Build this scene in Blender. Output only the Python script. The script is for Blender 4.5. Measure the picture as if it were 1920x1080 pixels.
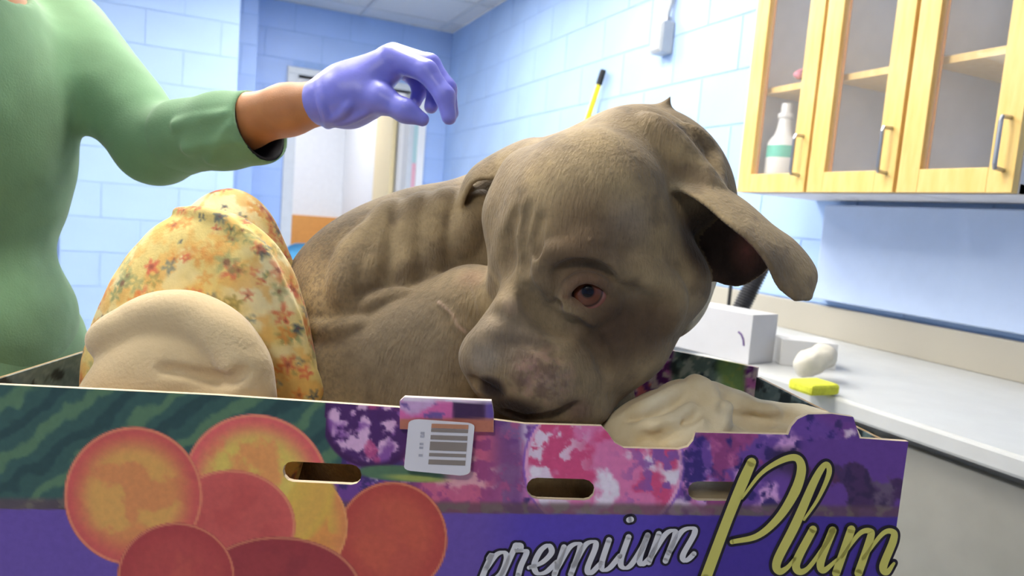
import bpy, bmesh, math, random
import numpy as np
from mathutils import Vector, Matrix
from mathutils.geometry import delaunay_2d_cdt

for _o in list(bpy.data.objects):
    bpy.data.objects.remove(_o)
random.seed(7)
COL = bpy.context.scene.collection

# ------------------------------------------------------------------ camera
FPX = 1329.0                       # focal length in pixels of a 1920 wide frame
YAW, PITCH, ROLL = math.radians(24.3), math.radians(-5.8), math.radians(4.6)
CAM = np.array([0.0, 0.0, 1.2])
F0 = np.array([math.sin(YAW), math.cos(YAW), 0.0])       # level forward
R0 = np.array([math.cos(YAW), -math.sin(YAW), 0.0])      # level right
FW = F0 * math.cos(PITCH) + np.array([0, 0, math.sin(PITCH)])
UP0 = np.cross(R0, FW)
RT = math.cos(ROLL) * R0 + math.sin(ROLL) * UP0
UP = -math.sin(ROLL) * R0 + math.cos(ROLL) * UP0
cam_data = bpy.data.cameras.new('camera')
cam_data.sensor_width = 36.0
cam_data.lens = FPX / 1920 * 36.0
cam_data.clip_start = 0.02
cam_data.dof.use_dof = True
cam_data.dof.focus_distance = 0.68
cam_data.dof.aperture_fstop = 7.0
cam = bpy.data.objects.new('camera', cam_data)
COL.objects.link(cam)
cam.matrix_world = Matrix(((RT[0], UP[0], -FW[0], CAM[0]), (RT[1], UP[1], -FW[1], CAM[1]),
                           (RT[2], UP[2], -FW[2], CAM[2]), (0, 0, 0, 1)))
bpy.context.scene.camera = cam

# ------------------------------------------------------------------ world, exposure
vs = bpy.context.scene.view_settings
vs.view_transform = 'Standard'
vs.look = 'None'
vs.exposure = 0.12
vs.gamma = 1.0
vs.use_curve_mapping = False
world = bpy.data.worlds.new('world')
bpy.context.scene.world = world
world.use_nodes = True
world.node_tree.nodes['Background'].inputs[0].default_value = (0.8, 0.88, 1.0, 1)
world.node_tree.nodes['Background'].inputs[1].default_value = 0.4
LAMP_STRENGTH = 34.0               # emission of each ceiling troffer

# ------------------------------------------------------------------ helpers
def cam2w(p):
    p = np.asarray(p, float)
    return CAM + p[..., 0:1] * RT + p[..., 1:2] * UP + p[..., 2:3] * FW
def w2cam(w):
    q = np.asarray(w, float) - CAM
    return np.stack([q @ RT, q @ UP, q @ FW], -1)
def cpt(px, py, d):                # photo pixel + depth -> camera-aligned metres
    return np.array([(px - 960) / FPX * d, (540 - py) / FPX * d, d])
def P(px, py, d):
    return cam2w(cpt(px, py, d))
def proj(w):
    c = w2cam(w)
    return np.stack([960 + FPX * c[..., 0] / c[..., 2], 540 - FPX * c[..., 1] / c[..., 2]], -1)
def T(x, d, z):                    # level frame under the camera: right, forward, height -> world
    x, d, z = np.broadcast_arrays(np.asarray(x, float), np.asarray(d, float), np.asarray(z, float))
    return CAM * [1, 1, 0] + x[..., None] * R0 + d[..., None] * F0 + z[..., None] * np.array([0, 0, 1.0])

def lin(r, g=None, b=None):
    if g is None:
        r, g, b = r
    f = lambda c: (c / 255 / 12.92) if c / 255 <= 0.04045 else ((c / 255 + 0.055) / 1.055) ** 2.4
    return (f(r), f(g), f(b))
def lina(a):
    a = np.asarray(a, float) / 255
    return np.where(a <= 0.04045, a / 12.92, ((np.maximum(a, 0) + 0.055) / 1.055) ** 2.4)

MATS = {}
def mat(name, col, rough=0.6, noise=0.0, nscale=20.0, bump=0.0, bscale=80.0, metallic=0.0, spec=0.5, sheen=0.0,
        sss=0.0, emit=0.0, col2=None, stretch=None, alpha=None):
    """Procedural principled material: noise between two tints and a fine bump."""
    if name in MATS:
        return MATS[name]
    m = bpy.data.materials.new(name)
    m.use_nodes = True
    nt = m.node_tree
    b = nt.nodes['Principled BSDF']
    c = lin(col)
    b.inputs['Base Color'].default_value = (*c, 1)
    b.inputs['Roughness'].default_value = rough
    b.inputs['Metallic'].default_value = metallic
    b.inputs['Specular IOR Level'].default_value = spec
    if sheen:
        b.inputs['Sheen Weight'].default_value = sheen
    if sss:
        b.inputs['Subsurface Weight'].default_value = sss
        b.inputs['Subsurface Radius'].default_value = (0.01, 0.004, 0.002)
        b.inputs['Subsurface Scale'].default_value = 0.5
    if emit:
        b.inputs['Emission Color'].default_value = (*c, 1)
        b.inputs['Emission Strength'].default_value = emit
    tc = nt.nodes.new('ShaderNodeTexCoord')
    src = tc.outputs['Object']
    if stretch:
        mp = nt.nodes.new('ShaderNodeMapping')
        mp.inputs['Scale'].default_value = stretch
        nt.links.new(src, mp.inputs['Vector'])
        src = mp.outputs['Vector']
    if noise or col2:
        n = nt.nodes.new('ShaderNodeTexNoise')
        n.inputs['Scale'].default_value = nscale
        n.inputs['Detail'].default_value = 5
        nt.links.new(src, n.inputs['Vector'])
        r = nt.nodes.new('ShaderNodeValToRGB')
        r.color_ramp.elements[0].position = 0.33
        r.color_ramp.elements[1].position = 0.67
        if col2:
            a, d = lin(col), lin(col2)
        else:
            a = tuple(x * (1 - noise) for x in c)
            d = tuple(min(1, x * (1 + noise)) for x in c)
        r.color_ramp.elements[0].color = (*a, 1)
        r.color_ramp.elements[1].color = (*d, 1)
        nt.links.new(n.outputs['Fac'], r.inputs['Fac'])
        nt.links.new(r.outputs['Color'], b.inputs['Base Color'])
    if bump:
        n2 = nt.nodes.new('ShaderNodeTexNoise')
        n2.inputs['Scale'].default_value = bscale
        n2.inputs['Detail'].default_value = 4
        nt.links.new(src, n2.inputs['Vector'])
        bp = nt.nodes.new('ShaderNodeBump')
        bp.inputs['Strength'].default_value = bump
        bp.inputs['Distance'].default_value = 0.003
        nt.links.new(n2.outputs['Fac'], bp.inputs['Height'])
        nt.links.new(bp.outputs['Normal'], b.inputs['Normal'])
    MATS[name] = m
    return m

def paint_mat(name, rough=0.7, bump=0.0, bscale=200.0, sheen=0.0, vary=0.1, vscale=60.0, spec=0.4, stretch=None):
    """Material that takes its colour from the 'paint' attribute with noise variation on top."""
    m = mat(name, (128, 128, 128), rough=rough, bump=bump, bscale=bscale, sheen=sheen, spec=spec, stretch=stretch)
    nt = m.node_tree
    b = nt.nodes['Principled BSDF']
    at = nt.nodes.new('ShaderNodeAttribute')
    at.attribute_name = 'paint'
    tc = nt.nodes.new('ShaderNodeTexCoord')
    n = nt.nodes.new('ShaderNodeTexNoise')
    n.inputs['Scale'].default_value = vscale
    n.inputs['Detail'].default_value = 6
    nt.links.new(tc.outputs['Object'], n.inputs['Vector'])
    mr = nt.nodes.new('ShaderNodeMapRange')
    mr.inputs['From Min'].default_value = 0.3
    mr.inputs['From Max'].default_value = 0.7
    mr.inputs['To Min'].default_value = 1 - vary
    mr.inputs['To Max'].default_value = 1 + vary
    nt.links.new(n.outputs['Fac'], mr.inputs['Value'])
    mx = nt.nodes.new('ShaderNodeMix')
    mx.data_type = 'RGBA'
    mx.blend_type = 'MULTIPLY'
    mx.inputs['Factor'].default_value = 1.0
    nt.links.new(at.outputs['Color'], mx.inputs['A'])
    nt.links.new(mr.outputs['Result'], mx.inputs['B'])
    nt.links.new(mx.outputs['Result'], b.inputs['Base Color'])
    return m

def set_paint(me, rgb_lin):
    at = me.attributes.new('paint', 'FLOAT_COLOR', 'POINT')
    a = np.ones((len(me.vertices), 4), np.float32)
    a[:, :3] = rgb_lin
    at.data.foreach_set('color', a.ravel())

def tag(o, label=None, cat=None, group=None, kind=None):
    if label: o['label'] = label
    if cat: o['category'] = cat
    if group: o['group'] = group
    if kind: o['kind'] = kind
    return o

def empty(name, loc):
    o = bpy.data.objects.new(name, None)
    o.empty_display_size = 0.05
    o.location = [float(v) for v in loc]
    COL.objects.link(o)
    return o

def gloc(o):
    p = np.array(o.location)
    while o.parent:
        o = o.parent
        p = p + np.array(o.location)
    return p

def mesh_obj(name, verts, faces, m, parent=None, base=None, smooth=False):
    """One mesh object from WORLD coordinates; its origin sits at base (default: bottom centre)."""
    v = np.asarray(verts, float)
    if base is None:
        base = np.array([(v[:, 0].min() + v[:, 0].max()) / 2, (v[:, 1].min() + v[:, 1].max()) / 2, v[:, 2].min()])
    base = np.asarray(base, float)
    me = bpy.data.meshes.new(name)
    vv = v - base
    if isinstance(faces, np.ndarray):
        nf, k = faces.shape
        me.vertices.add(len(vv)); me.vertices.foreach_set('co', vv.astype(np.float32).ravel())
        me.loops.add(nf * k); me.loops.foreach_set('vertex_index', faces.astype(np.int32).ravel())
        me.polygons.add(nf)
        me.polygons.foreach_set('loop_start', np.arange(0, nf * k, k, dtype=np.int32))
        me.polygons.foreach_set('loop_total', np.full(nf, k, np.int32))
        me.update(calc_edges=True)
        me.validate()
    else:
        me.from_pydata([tuple(map(float, x)) for x in vv], [], [tuple(f) for f in faces])
    if m is not None:
        me.materials.append(m)
    if smooth:
        me.polygons.foreach_set('use_smooth', np.ones(len(me.polygons), bool))
    o = bpy.data.objects.new(name, me)
    COL.objects.link(o)
    if parent is not None:
        o.parent = parent
        o.location = [float(x) for x in base - gloc(parent)]
    else:
        o.location = [float(x) for x in base]
    return o

class MB:
    """Mesh builder: collects shapes as world coordinates."""
    def __init__(s): s.v = []; s.f = []
    def add(s, v, f):
        n = len(s.v); s.v += [tuple(map(float, x)) for x in v]; s.f += [tuple(i + n for i in q) for q in f]; return s
    def box(s, lo, hi, fr=None, bev=0.0):
        lo = np.array(lo, float); hi = np.array(hi, float)
        if bev <= 0:
            v = np.array([[x, y, z] for x in (lo[0], hi[0]) for y in (lo[1], hi[1]) for z in (lo[2], hi[2])])
            f = [(0, 1, 3, 2), (4, 6, 7, 5), (0, 4, 5, 1), (2, 3, 7, 6), (0, 2, 6, 4), (1, 5, 7, 3)]
        else:
            bm = bmesh.new()
            bmesh.ops.create_cube(bm, size=1)
            for q in bm.verts:
                q.co = Vector([(lo[i] + hi[i]) / 2 + q.co[i] * (hi[i] - lo[i]) for i in range(3)])
            bmesh.ops.bevel(bm, geom=bm.edges[:], offset=min(bev, 0.45 * float((hi - lo).min())), segments=2, affect='EDGES', profile=0.5)
            bm.verts.index_update()
            v = np.array([q.co[:] for q in bm.verts]); f = [tuple(x.index for x in q.verts) for q in bm.faces]
            bm.free()
        if fr is not None:
            v = fr(v)
        return s.add(v, f)
    def tube(s, pts, r, n=10, cap=True):
        pts = np.array(pts, float); m = len(pts)
        rr = np.broadcast_to(np.asarray(r, float), (m,))
        v = []; t0 = None
        for i in range(m):
            t = pts[min(i + 1, m - 1)] - pts[max(i - 1, 0)]
            t = t / (np.linalg.norm(t) + 1e-9)
            if t0 is None:
                a = np.cross(t, [0, 0, 1.0]) if abs(t[2]) < 0.9 else np.cross(t, [1.0, 0, 0])
            else:
                a = a - t * np.dot(a, t)
            a = a / np.linalg.norm(a); b = np.cross(t, a); t0 = t
            for k in range(n):
                an = 2 * math.pi * k / n
                v.append(pts[i] + rr[i] * (math.cos(an) * a + math.sin(an) * b))
        f = [(i * n + k, i * n + (k + 1) % n, (i + 1) * n + (k + 1) % n, (i + 1) * n + k) for i in range(m - 1) for k in range(n)]
        if cap:
            f += [tuple(range(n))[::-1], tuple((m - 1) * n + k for k in range(n))]
        return s.add(v, f)
    def lathe(s, prof, c, n=24):
        v = [(c[0] + r * math.cos(2 * math.pi * k / n), c[1] + r * math.sin(2 * math.pi * k / n), c[2] + z) for r, z in prof for k in range(n)]
        m = len(prof)
        f = [(i * n + k, i * n + (k + 1) % n, (i + 1) * n + (k + 1) % n, (i + 1) * n + k) for i in range(m - 1) for k in range(n)]
        f += [tuple(range(n))[::-1], tuple((m - 1) * n + k for k in range(n))]
        return s.add(v, f)
    def prism(s, poly, thick):
        """poly: Nx3 world points (planar); thick: vector"""
        poly = np.array(poly, float); n = len(poly); t = np.array(thick, float)
        v = list(poly) + list(poly + t)
        f = [tuple(range(n))[::-1], tuple(range(n, 2 * n))] + [(i, (i + 1) % n, n + (i + 1) % n, n + i) for i in range(n)]
        return s.add(v, f)
    def build(s, name, m, parent=None, base=None, smooth=False):
        o = mesh_obj(name, s.v, s.f, m, parent, base, smooth)
        bm = bmesh.new(); bm.from_mesh(o.data); bmesh.ops.recalc_face_normals(bm, faces=bm.faces); bm.to_mesh(o.data); bm.free()
        return o

def level(v):                      # rows (x right, d forward, z) -> world
    v = np.asarray(v, float)
    return T(v[:, 0], v[:, 1], v[:, 2])

# value noise for paint and relief ------------------------------------------------
_rng = np.random.RandomState(3)
_LAT = _rng.rand(32, 32, 32).astype(np.float32)
def vnoise(p):
    p = np.asarray(p, np.float32)
    i = np.floor(p).astype(int); f = p - i; f = f * f * (3 - 2 * f)
    r = 0
    for a in (0, 1):
        for b in (0, 1):
            for c in (0, 1):
                w = (f[:, 0] if a else 1 - f[:, 0]) * (f[:, 1] if b else 1 - f[:, 1]) * (f[:, 2] if c else 1 - f[:, 2])
                r = r + w * _LAT[(i[:, 0] + a) & 31, (i[:, 1] + b) & 31, (i[:, 2] + c) & 31]
    return r
def fbm(p, oct=4):
    p = np.asarray(p, np.float32); s = 0; a = 0.5; t = 0
    for o in range(oct):
        s = s + a * vnoise(p * 2 ** o + 7.3 * o); t += a; a *= 0.5
    return s / t
def sstep(a, b, x):
    t = np.clip((x - a) / (b - a), 0, 1); return t * t * (3 - 2 * t)
def cmix(a, b, t):
    return a + (np.asarray(b, float) - a) * np.asarray(t)[..., None]

# signed-distance modelling ---------------------------------------------------------
class Field:
    """Smooth union / subtraction of solids, meshed as ONE continuous surface."""
    def __init__(s): s.pr = []
    def _p(s, fn, lo, hi, k, op):
        s.pr.append((fn, np.asarray(lo, float), np.asarray(hi, float), k, op))
    def ell(s, c, r, ax=None, k=0.02, op=1):
        c = np.asarray(c, float); r = np.broadcast_to(np.asarray(r, float), (3,)).copy()
        A = np.eye(3) if ax is None else np.asarray(ax, float)
        def fn(p):
            q = (p - c) @ A.T
            k0 = np.sqrt(((q / r) ** 2).sum(1)); k1 = np.sqrt(((q / r ** 2) ** 2).sum(1)) + 1e-9
            return k0 * (k0 - 1) / k1
        s._p(fn, c - r.max(), c + r.max(), k, op); return s
    def cap(s, a, b, ra, rb=None, k=0.02, op=1):
        a = np.asarray(a, float); b = np.asarray(b, float); rb = ra if rb is None else rb
        ba = b - a; L = ba @ ba + 1e-12
        def fn(p):
            pa = p - a
            h = np.clip(pa @ ba / L, 0, 1)
            return np.sqrt(((pa - h[:, None] * ba) ** 2).sum(1)) - (ra + (rb - ra) * h)
        R = max(ra, rb)
        s._p(fn, np.minimum(a, b) - R, np.maximum(a, b) + R, k, op); return s
    def chain(s, pts, rs, k=0.02, op=1):
        rs = np.broadcast_to(np.asarray(rs, float), (len(pts),))
        for i in range(len(pts) - 1):
            s.cap(pts[i], pts[i + 1], rs[i], rs[i + 1], k, op)
        return s
    def sheet(s, G, th, k=0.01):
        """G: (n,m,3) dense points of a sheet, th: (n,m) or scalar half thickness"""
        G = np.asarray(G, float); pts = G.reshape(-1, 3)
        tt = np.broadcast_to(np.asarray(th, float), G.shape[:2]).reshape(-1)
        from mathutils.kdtree import KDTree
        kd = KDTree(len(pts))
        for i, q in enumerate(pts): kd.insert(q, i)
        kd.balance()
        def fn(p):
            out = np.full(len(p), 1.0)
            for i in range(len(p)):
                r = kd.find(p[i])
                out[i] = r[2] - tt[r[1]]
            return out
        s._p(fn, pts.min(0) - tt.max(), pts.max(0) + tt.max(), k, 1); return s
    def eval(s, p, margin=0.03):
        p = np.asarray(p, float)
        d = np.full(len(p), 0.5)
        lo = p.min(0); hi = p.max(0)
        for fn, a, b, k, op in s.pr:
            g = k + margin
            if (a - g > hi).any() or (b + g < lo).any():
                continue
            if op == 1:
                sel = ((p > a - g) & (p < b + g)).all(1)
                if not sel.any(): continue
                x = fn(p[sel]); y = d[sel]
                h = np.maximum(k - np.abs(x - y), 0) / k
                d[sel] = np.minimum(x, y) - h * h * k * 0.25
            else:
                sel = ((p > a - g) & (p < b + g)).all(1)
                if not sel.any(): continue
                x = -fn(p[sel]); y = d[sel]
                h = np.maximum(k - np.abs(x - y), 0) / k
                d[sel] = np.maximum(x, y) + h * h * k * 0.25
        return d
    def surf(s, px, py, d0=0.5, d1=1.3, off=0.0):
        """where the camera ray through a photo pixel first meets the surface (camera-aligned frame)"""
        t = np.arange(d0, d1, 0.0015)
        ray = np.array([(px - 960) / FPX, (540 - py) / FPX, 1.0])
        v = s.eval(t[:, None] * ray)
        i = np.argmax(v < 0)
        if not (v < 0).any():
            i = int(np.argmin(v)); return t[i] * ray
        a, b = v[i - 1], v[i]
        return (t[i - 1] + 0.0015 * a / (a - b + 1e-12) + off) * ray
    def cut(s, fn, lo, hi, k=0.004):
        """remove the region where fn < 0"""
        s._p(fn, lo, hi, k, -1); return s
    def bounds(s, pad=0.01):
        L = [x for x in s.pr if x[4] == 1]
        return np.min([x[1] for x in L], 0) - pad, np.max([x[2] for x in L], 0) + pad
    def mesh(s, h, lo=None, hi=None, disp=None):
        b = s.bounds()
        lo = b[0] if lo is None else np.asarray(lo); hi = b[1] if hi is None else np.asarray(hi)
        K = 6
        nc = np.ceil((hi - lo) / (h * K)).astype(int) + 1
        g = [lo[i] + h * K * (np.arange(nc[i]) + 0.5) for i in range(3)]
        # coarse pass, at block centres
        cv = np.empty(nc, np.float32)
        for ix in range(nc[0]):
            Y, Z = np.meshgrid(g[1], g[2], indexing='ij')
            pts = np.stack([np.full(Y.size, g[0][ix]), Y.ravel(), Z.ravel()], 1)
            cv[ix] = s.eval(pts, margin=h * K * 3).reshape(nc[1:])
        act = np.abs(cv) < h * K * 1.9
        n = nc * K
        val = np.repeat(np.repeat(np.repeat(np.where(cv < 0, -1, 1).astype(np.float32), K, 0), K, 1), K, 2)
        blocks = np.argwhere(act)
        o = np.stack(np.meshgrid(np.arange(K), np.arange(K), np.arange(K), indexing='ij'), -1).reshape(-1, 3)
        order = np.lexsort((blocks[:, 2] // 5, blocks[:, 1] // 5, blocks[:, 0] // 5))
        blocks = blocks[order]
        key = (blocks // 5) @ np.array([10000, 100, 1])
        cuts = np.flatnonzero(np.diff(key)) + 1
        for bl in np.split(blocks, cuts):
            idx = (bl[:, None, :] * K + o[None]).reshape(-1, 3)
            pts = lo + h * (idx + 0.5)
            v = s.eval(pts, margin=0.009)
            if disp is not None:
                v = v - disp(pts)
            val[idx[:, 0], idx[:, 1], idx[:, 2]] = v
        sg = val < 0
        c8 = [(a, b_, c) for a in (0, 1) for b_ in (0, 1) for c in (0, 1)]
        sh = tuple(int(x) - 1 for x in n)
        cnt = np.zeros(sh, np.uint8)
        for a, b_, c in c8:
            cnt += sg[a:a + sh[0], b_:b_ + sh[1], c:c + sh[2]]
        cells = np.argwhere((cnt > 0) & (cnt < 8))
        vid = np.full(sh, -1, np.int32)
        vid[cells[:, 0], cells[:, 1], cells[:, 2]] = np.arange(len(cells))
        cvv = np.stack([val[cells[:, 0] + a, cells[:, 1] + b_, cells[:, 2] + c] for a, b_, c in c8], 1)
        C8 = np.array(c8, float)
        acc = np.zeros((len(cells), 3)); num = np.zeros(len(cells))
        for i in range(8):
            for j in range(i + 1, 8):
                if np.abs(C8[i] - C8[j]).sum() != 1: continue
                a, b_ = cvv[:, i], cvv[:, j]
                m = (a < 0) != (b_ < 0)
                t = a[m] / (a[m] - b_[m])
                acc[m] += C8[i] + t[:, None] * (C8[j] - C8[i]); num[m] += 1
        verts = lo + h * (cells + 0.5 + acc / num[:, None])
        faces = []
        for ax in range(3):
            u, w = (ax + 1) % 3, (ax + 2) % 3
            s0 = [slice(None)] * 3; s1 = [slice(None)] * 3
            s0[ax] = slice(0, -1); s1[ax] = slice(1, None)
            d = np.argwhere(sg[tuple(s0)] != sg[tuple(s1)])
            d = d[(d[:, u] > 0) & (d[:, w] > 0) & (d[:, u] < sh[u]) & (d[:, w] < sh[w]) & (d[:, ax] < sh[ax])]
            eu = np.zeros(3, int); eu[u] = 1
            ew = np.zeros(3, int); ew[w] = 1
            q = [d - eu - ew, d - ew, d, d - eu]
            ids = np.stack([vid[x[:, 0], x[:, 1], x[:, 2]] for x in q], 1)
            flip = ~sg[d[:, 0], d[:, 1], d[:, 2]]
            ids[flip] = ids[flip][:, ::-1]
            faces.append(ids[(ids >= 0).all(1)])
        return verts, np.concatenate(faces)

def keep_in_box(fd, tow=lambda p: p):
    """press a soft thing against the inner faces of the produce box"""
    lo, hi = np.full(3, -9.0), np.full(3, 9.0)
    def lv(p):
        w = tow(p) - CAM * [1, 1, 0]; return w @ R0, w @ F0, w[:, 2]
    def floor_(p): return lv(p)[2] - 0.7635
    def front_(p):
        x, d, z = lv(p); return np.maximum(d - (0.6055 + 0.03 * x), z - 1.04)
    def left_(p):
        x, d, z = lv(p); return np.maximum(x + 0.440, z - 1.03)
    def right_(p):
        x, d, z = lv(p); return np.maximum((0.318 + (0.885 - d) * 0.13) - 0.004 - x, z - 1.03)
    for f in (floor_, front_, left_, right_): fd.cut(f, lo, hi)

def relax(v, f, it=2, lam=0.5):
    """light Laplacian smoothing over quad edges"""
    n = len(v)
    e = np.concatenate([f[:, [0, 1]], f[:, [1, 2]], f[:, [2, 3]], f[:, [3, 0]]])
    e = np.concatenate([e, e[:, ::-1]])
    deg = np.bincount(e[:, 0], minlength=n)[:, None] + 1e-9
    for _ in range(it):
        s = np.stack([np.bincount(e[:, 0], weights=v[e[:, 1], i], minlength=n) for i in range(3)], 1)
        v = v + lam * (s / deg - v)
    return v
# ================================================================== THE ROOM
XW, YB, ZC = 1.81, 5.54, 2.60       # right wall, back wall, ceiling
XL, YF = -3.2, -4.2                 # left wall and the wall behind the camera
DX0, DX1, DZ = 0.62, 1.52, 2.10     # doorway in the back wall
paint_blue = mat('blue wall paint', (166, 194, 242), rough=0.45, noise=0.05, nscale=3, bump=0.12, bscale=60)
paint_lit = mat('lit blue wall paint', (174, 202, 242), rough=0.45, noise=0.04, nscale=3, bump=0.12, bscale=60)  # paler copy of the wall blue, stronger light put into the colour
joint_blue = mat('blue painted mortar', (152, 182, 230), rough=0.6, noise=0.05)
joint_lit = mat('lit painted mortar', (164, 192, 232), rough=0.6, noise=0.05)  # mortar to match, the same light put into its colour
white_paint = mat('white wall paint', (238, 240, 242), rough=0.5, noise=0.02)
orange_paint = mat('orange wainscot paint', (226, 160, 84), rough=0.5, noise=0.04)
vinyl = mat('grey vinyl floor', (150, 152, 154), rough=0.4, noise=0.12, nscale=30)
tile_m = mat('white mineral ceiling tile', (230, 228, 228), rough=0.9, noise=0.05, nscale=90, bump=0.3, bscale=300)
grid_m = mat('white ceiling grid', (216, 216, 218), rough=0.5)
metal_frame = mat('painted steel door frame', (206, 210, 214), rough=0.4, noise=0.03)
birch = mat('yellow birch veneer', (238, 196, 112), rough=0.42, col2=(246, 212, 138), nscale=9, stretch=(6, 6, 0.8))
birch_dark = mat('birch edge banding', (196, 132, 58), rough=0.5, noise=0.08, nscale=30)
steel = mat('brushed steel', (176, 178, 182), rough=0.3, metallic=1.0, noise=0.05)
white_plastic = mat('white plastic', (240, 240, 240), rough=0.35, noise=0.01)

def S(o): return tag(o, kind='structure')
fl = S(MB().box((XL, YF, -0.1), (XW, 9.0, 0)).build('floor', vinyl))

def block_wall(name, m, mj, length, height, to_world, holes=(), lift=0.003, bh=0.2, bw=0.4, thick=0.12, u0=0.0):
    """to_world(u, v, w): u along, v up, w out of the wall into the room. Each block is a part."""
    g = MB()
    # backing (mortar) made of strips around the holes
    us = sorted({u0, length} | {h[0] for h in holes} | {h[1] for h in holes})
    zs = sorted({0, height} | {h[2] for h in holes} | {h[3] for h in holes})
    for i in range(len(us) - 1):
        for j in range(len(zs) - 1):
            cu, cz = (us[i] + us[i + 1]) / 2, (zs[j] + zs[j + 1]) / 2
            if any(h[0] < cu < h[1] and h[2] < cz < h[3] for h in holes): continue
            g.box((us[i], zs[j], -thick), (us[i + 1], zs[j + 1], 0), fr=lambda v: np.array([to_world(*q) for q in v]))
    wall = S(g.build(name, mj))
    cache = {}
    r = 0; z = 0.0
    while z < height - 0.01:
        h = min(bh, height - z)
        u = u0 - (bw / 2 if r % 2 else 0)
        while u < length - 1e-4:
            a, b = max(u, u0), min(u + bw, length)
            u += bw
            for hx in holes:
                if z + h / 2 > hx[2] and z + h / 2 < hx[3]:
                    if a >= hx[0] - 1e-6 and b <= hx[1] + 1e-6: a = b
                    elif a < hx[0] < b: b = hx[0]
                    elif a < hx[1] < b: a = hx[1]
            if b - a < 0.02: continue
            k = (round(b - a, 3), round(h, 3))
            c = np.array(to_world((a + b) / 2, z + h / 2, 0.0))
            if k not in cache:
                o = MB().box((a + 0.003, z + 0.003, 0), (b - 0.003, z + h - 0.003, lift), bev=0.0022,
                             fr=lambda v: np.array([to_world(*q) for q in v])).build('block', m, wall, base=c)
                cache[k] = o
            else:
                o = cache[k].copy(); COL.objects.link(o); o.parent = wall
                o.location = [float(x) for x in c - gloc(wall)]
        z += bh; r += 1
    return wall

block_wall('wall_back', paint_blue, joint_blue, 2.4, ZC, lambda u, v, w: (XW - 2.4 + u, YB - w, v),
           holes=[(DX0 - (XW - 2.4), DX1 - (XW - 2.4), 0, DZ)])
block_wall('wall_right', paint_lit, joint_lit, 6.0, ZC, lambda u, v, w: (XW - w, YB - u, v))
block_wall('wall_pillar', paint_blue, joint_blue, 0.5, ZC, lambda u, v, w: (-0.16 + u, YB - 0.30 - w, v), thick=0.29)
block_wall('wall_return', paint_lit, joint_lit, 0.9, ZC, lambda u, v, w: (-0.70 + u, YB - 0.85 - w, v), thick=0.5)  # brightly lit face of the same wall, light painted as paler blue
S(MB().box((XL, YB, 0), (XW - 2.4, YB + 0.12, ZC)).build('wall_back_side', paint_blue))
S(MB().box((XL - 0.1, YF, 0), (XL, YB, ZC)).build('wall_left', paint_lit))
S(MB().box((XL, YF - 0.1, 0), (XW, YF, ZC)).build('wall_front', paint_blue))
S(MB().box((XW, YF, 0), (XW + 0.1, YB - 6.0, ZC)).build('wall_right_near', paint_lit))

# ceiling: grid and tiles, each tile a part
ceil = S(MB().box((XL, YF, ZC + 0.03), (XW, YB, ZC + 0.10)).build('ceiling', grid_m))
tx, ty = 0.61, 0.61
cells = [(i, j) for i in range(8) for j in range(17)]
def cell(i, j):
    x1 = XW - 0.12 - i * tx; y1 = YB - 0.25 - j * ty
    return max(x1 - tx, XL), x1, y1 - ty, y1
g = MB()
for i in range(-1, 9):
    x = XW - 0.12 - (i + 1) * tx + tx
    if XL < x < XW: g.box((x - 0.012, YF, ZC - 0.004), (x + 0.012, YB, ZC + 0.012))
for j in range(0, 17):
    y = YB - 0.25 - j * ty
    if YF < y < YB: g.box((XL, y - 0.012, ZC - 0.003), (XW, y + 0.012, ZC + 0.012))
g.build('ceiling_grid', grid_m, ceil)
lampcells = {(2, 6), (4, 6), (1, 4), (3, 4), (6, 3), (1, 2), (4, 10)}  # the last one, behind the camera, is an unseen panel added as front light
for (i, j) in cells + [(-1, j) for j in range(17)]:
    if (i, j) in lampcells: continue
    x0, x1, y0, y1 = cell(i, j)
    x1 = min(x1, XW); y0 = max(y0, YF)
    if i == -1: x0, x1 = XW - 0.12, XW
    if x1 - x0 < 0.05 or y1 - y0 < 0.05: continue
    MB().box((x0 + 0.006, y0 + 0.006, ZC + 0.004), (x1 - 0.006, y1 - 0.006, ZC + 0.02)).build('ceiling_tile', tile_m, ceil)
x0_, x1_ = XL, XW
MB().box((XL, YB - 0.25, ZC + 0.004), (XW, YB, ZC + 0.02)).build('ceiling_tile', tile_m, ceil)
glow = mat('fluorescent diffuser', (255, 250, 240), emit=LAMP_STRENGTH)
glow_far = mat('far fluorescent diffuser', (250, 250, 255), emit=6.5)
for n, (i, j) in enumerate(sorted(lampcells)):
    x0, x1, y0, y1 = cell(i, j)
    e = empty('ceiling_light', ((x0 + x1) / 2, (y0 + y1) / 2, ZC - 0.02))
    tag(e, 'unseen square fluorescent ceiling light panel set in the tile grid overhead', 'ceiling light', 'ceiling lights')
    MB().box((x0 + 0.03, y0 + 0.03, ZC - 0.008), (x1 - 0.03, y1 - 0.03, ZC + 0.0)).build('diffuser', glow, e)
    f = MB()
    for a in ((x0, y0, x1, y0 + 0.03), (x0, y1 - 0.03, x1, y1), (x0, y0 + 0.03, x0 + 0.03, y1 - 0.03), (x1 - 0.03, y0 + 0.03, x1, y1 - 0.03)):
        f.box((a[0], a[1], ZC - 0.012), (a[2], a[3], ZC + 0.01))
    f.build('frame', grid_m, e)

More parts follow.
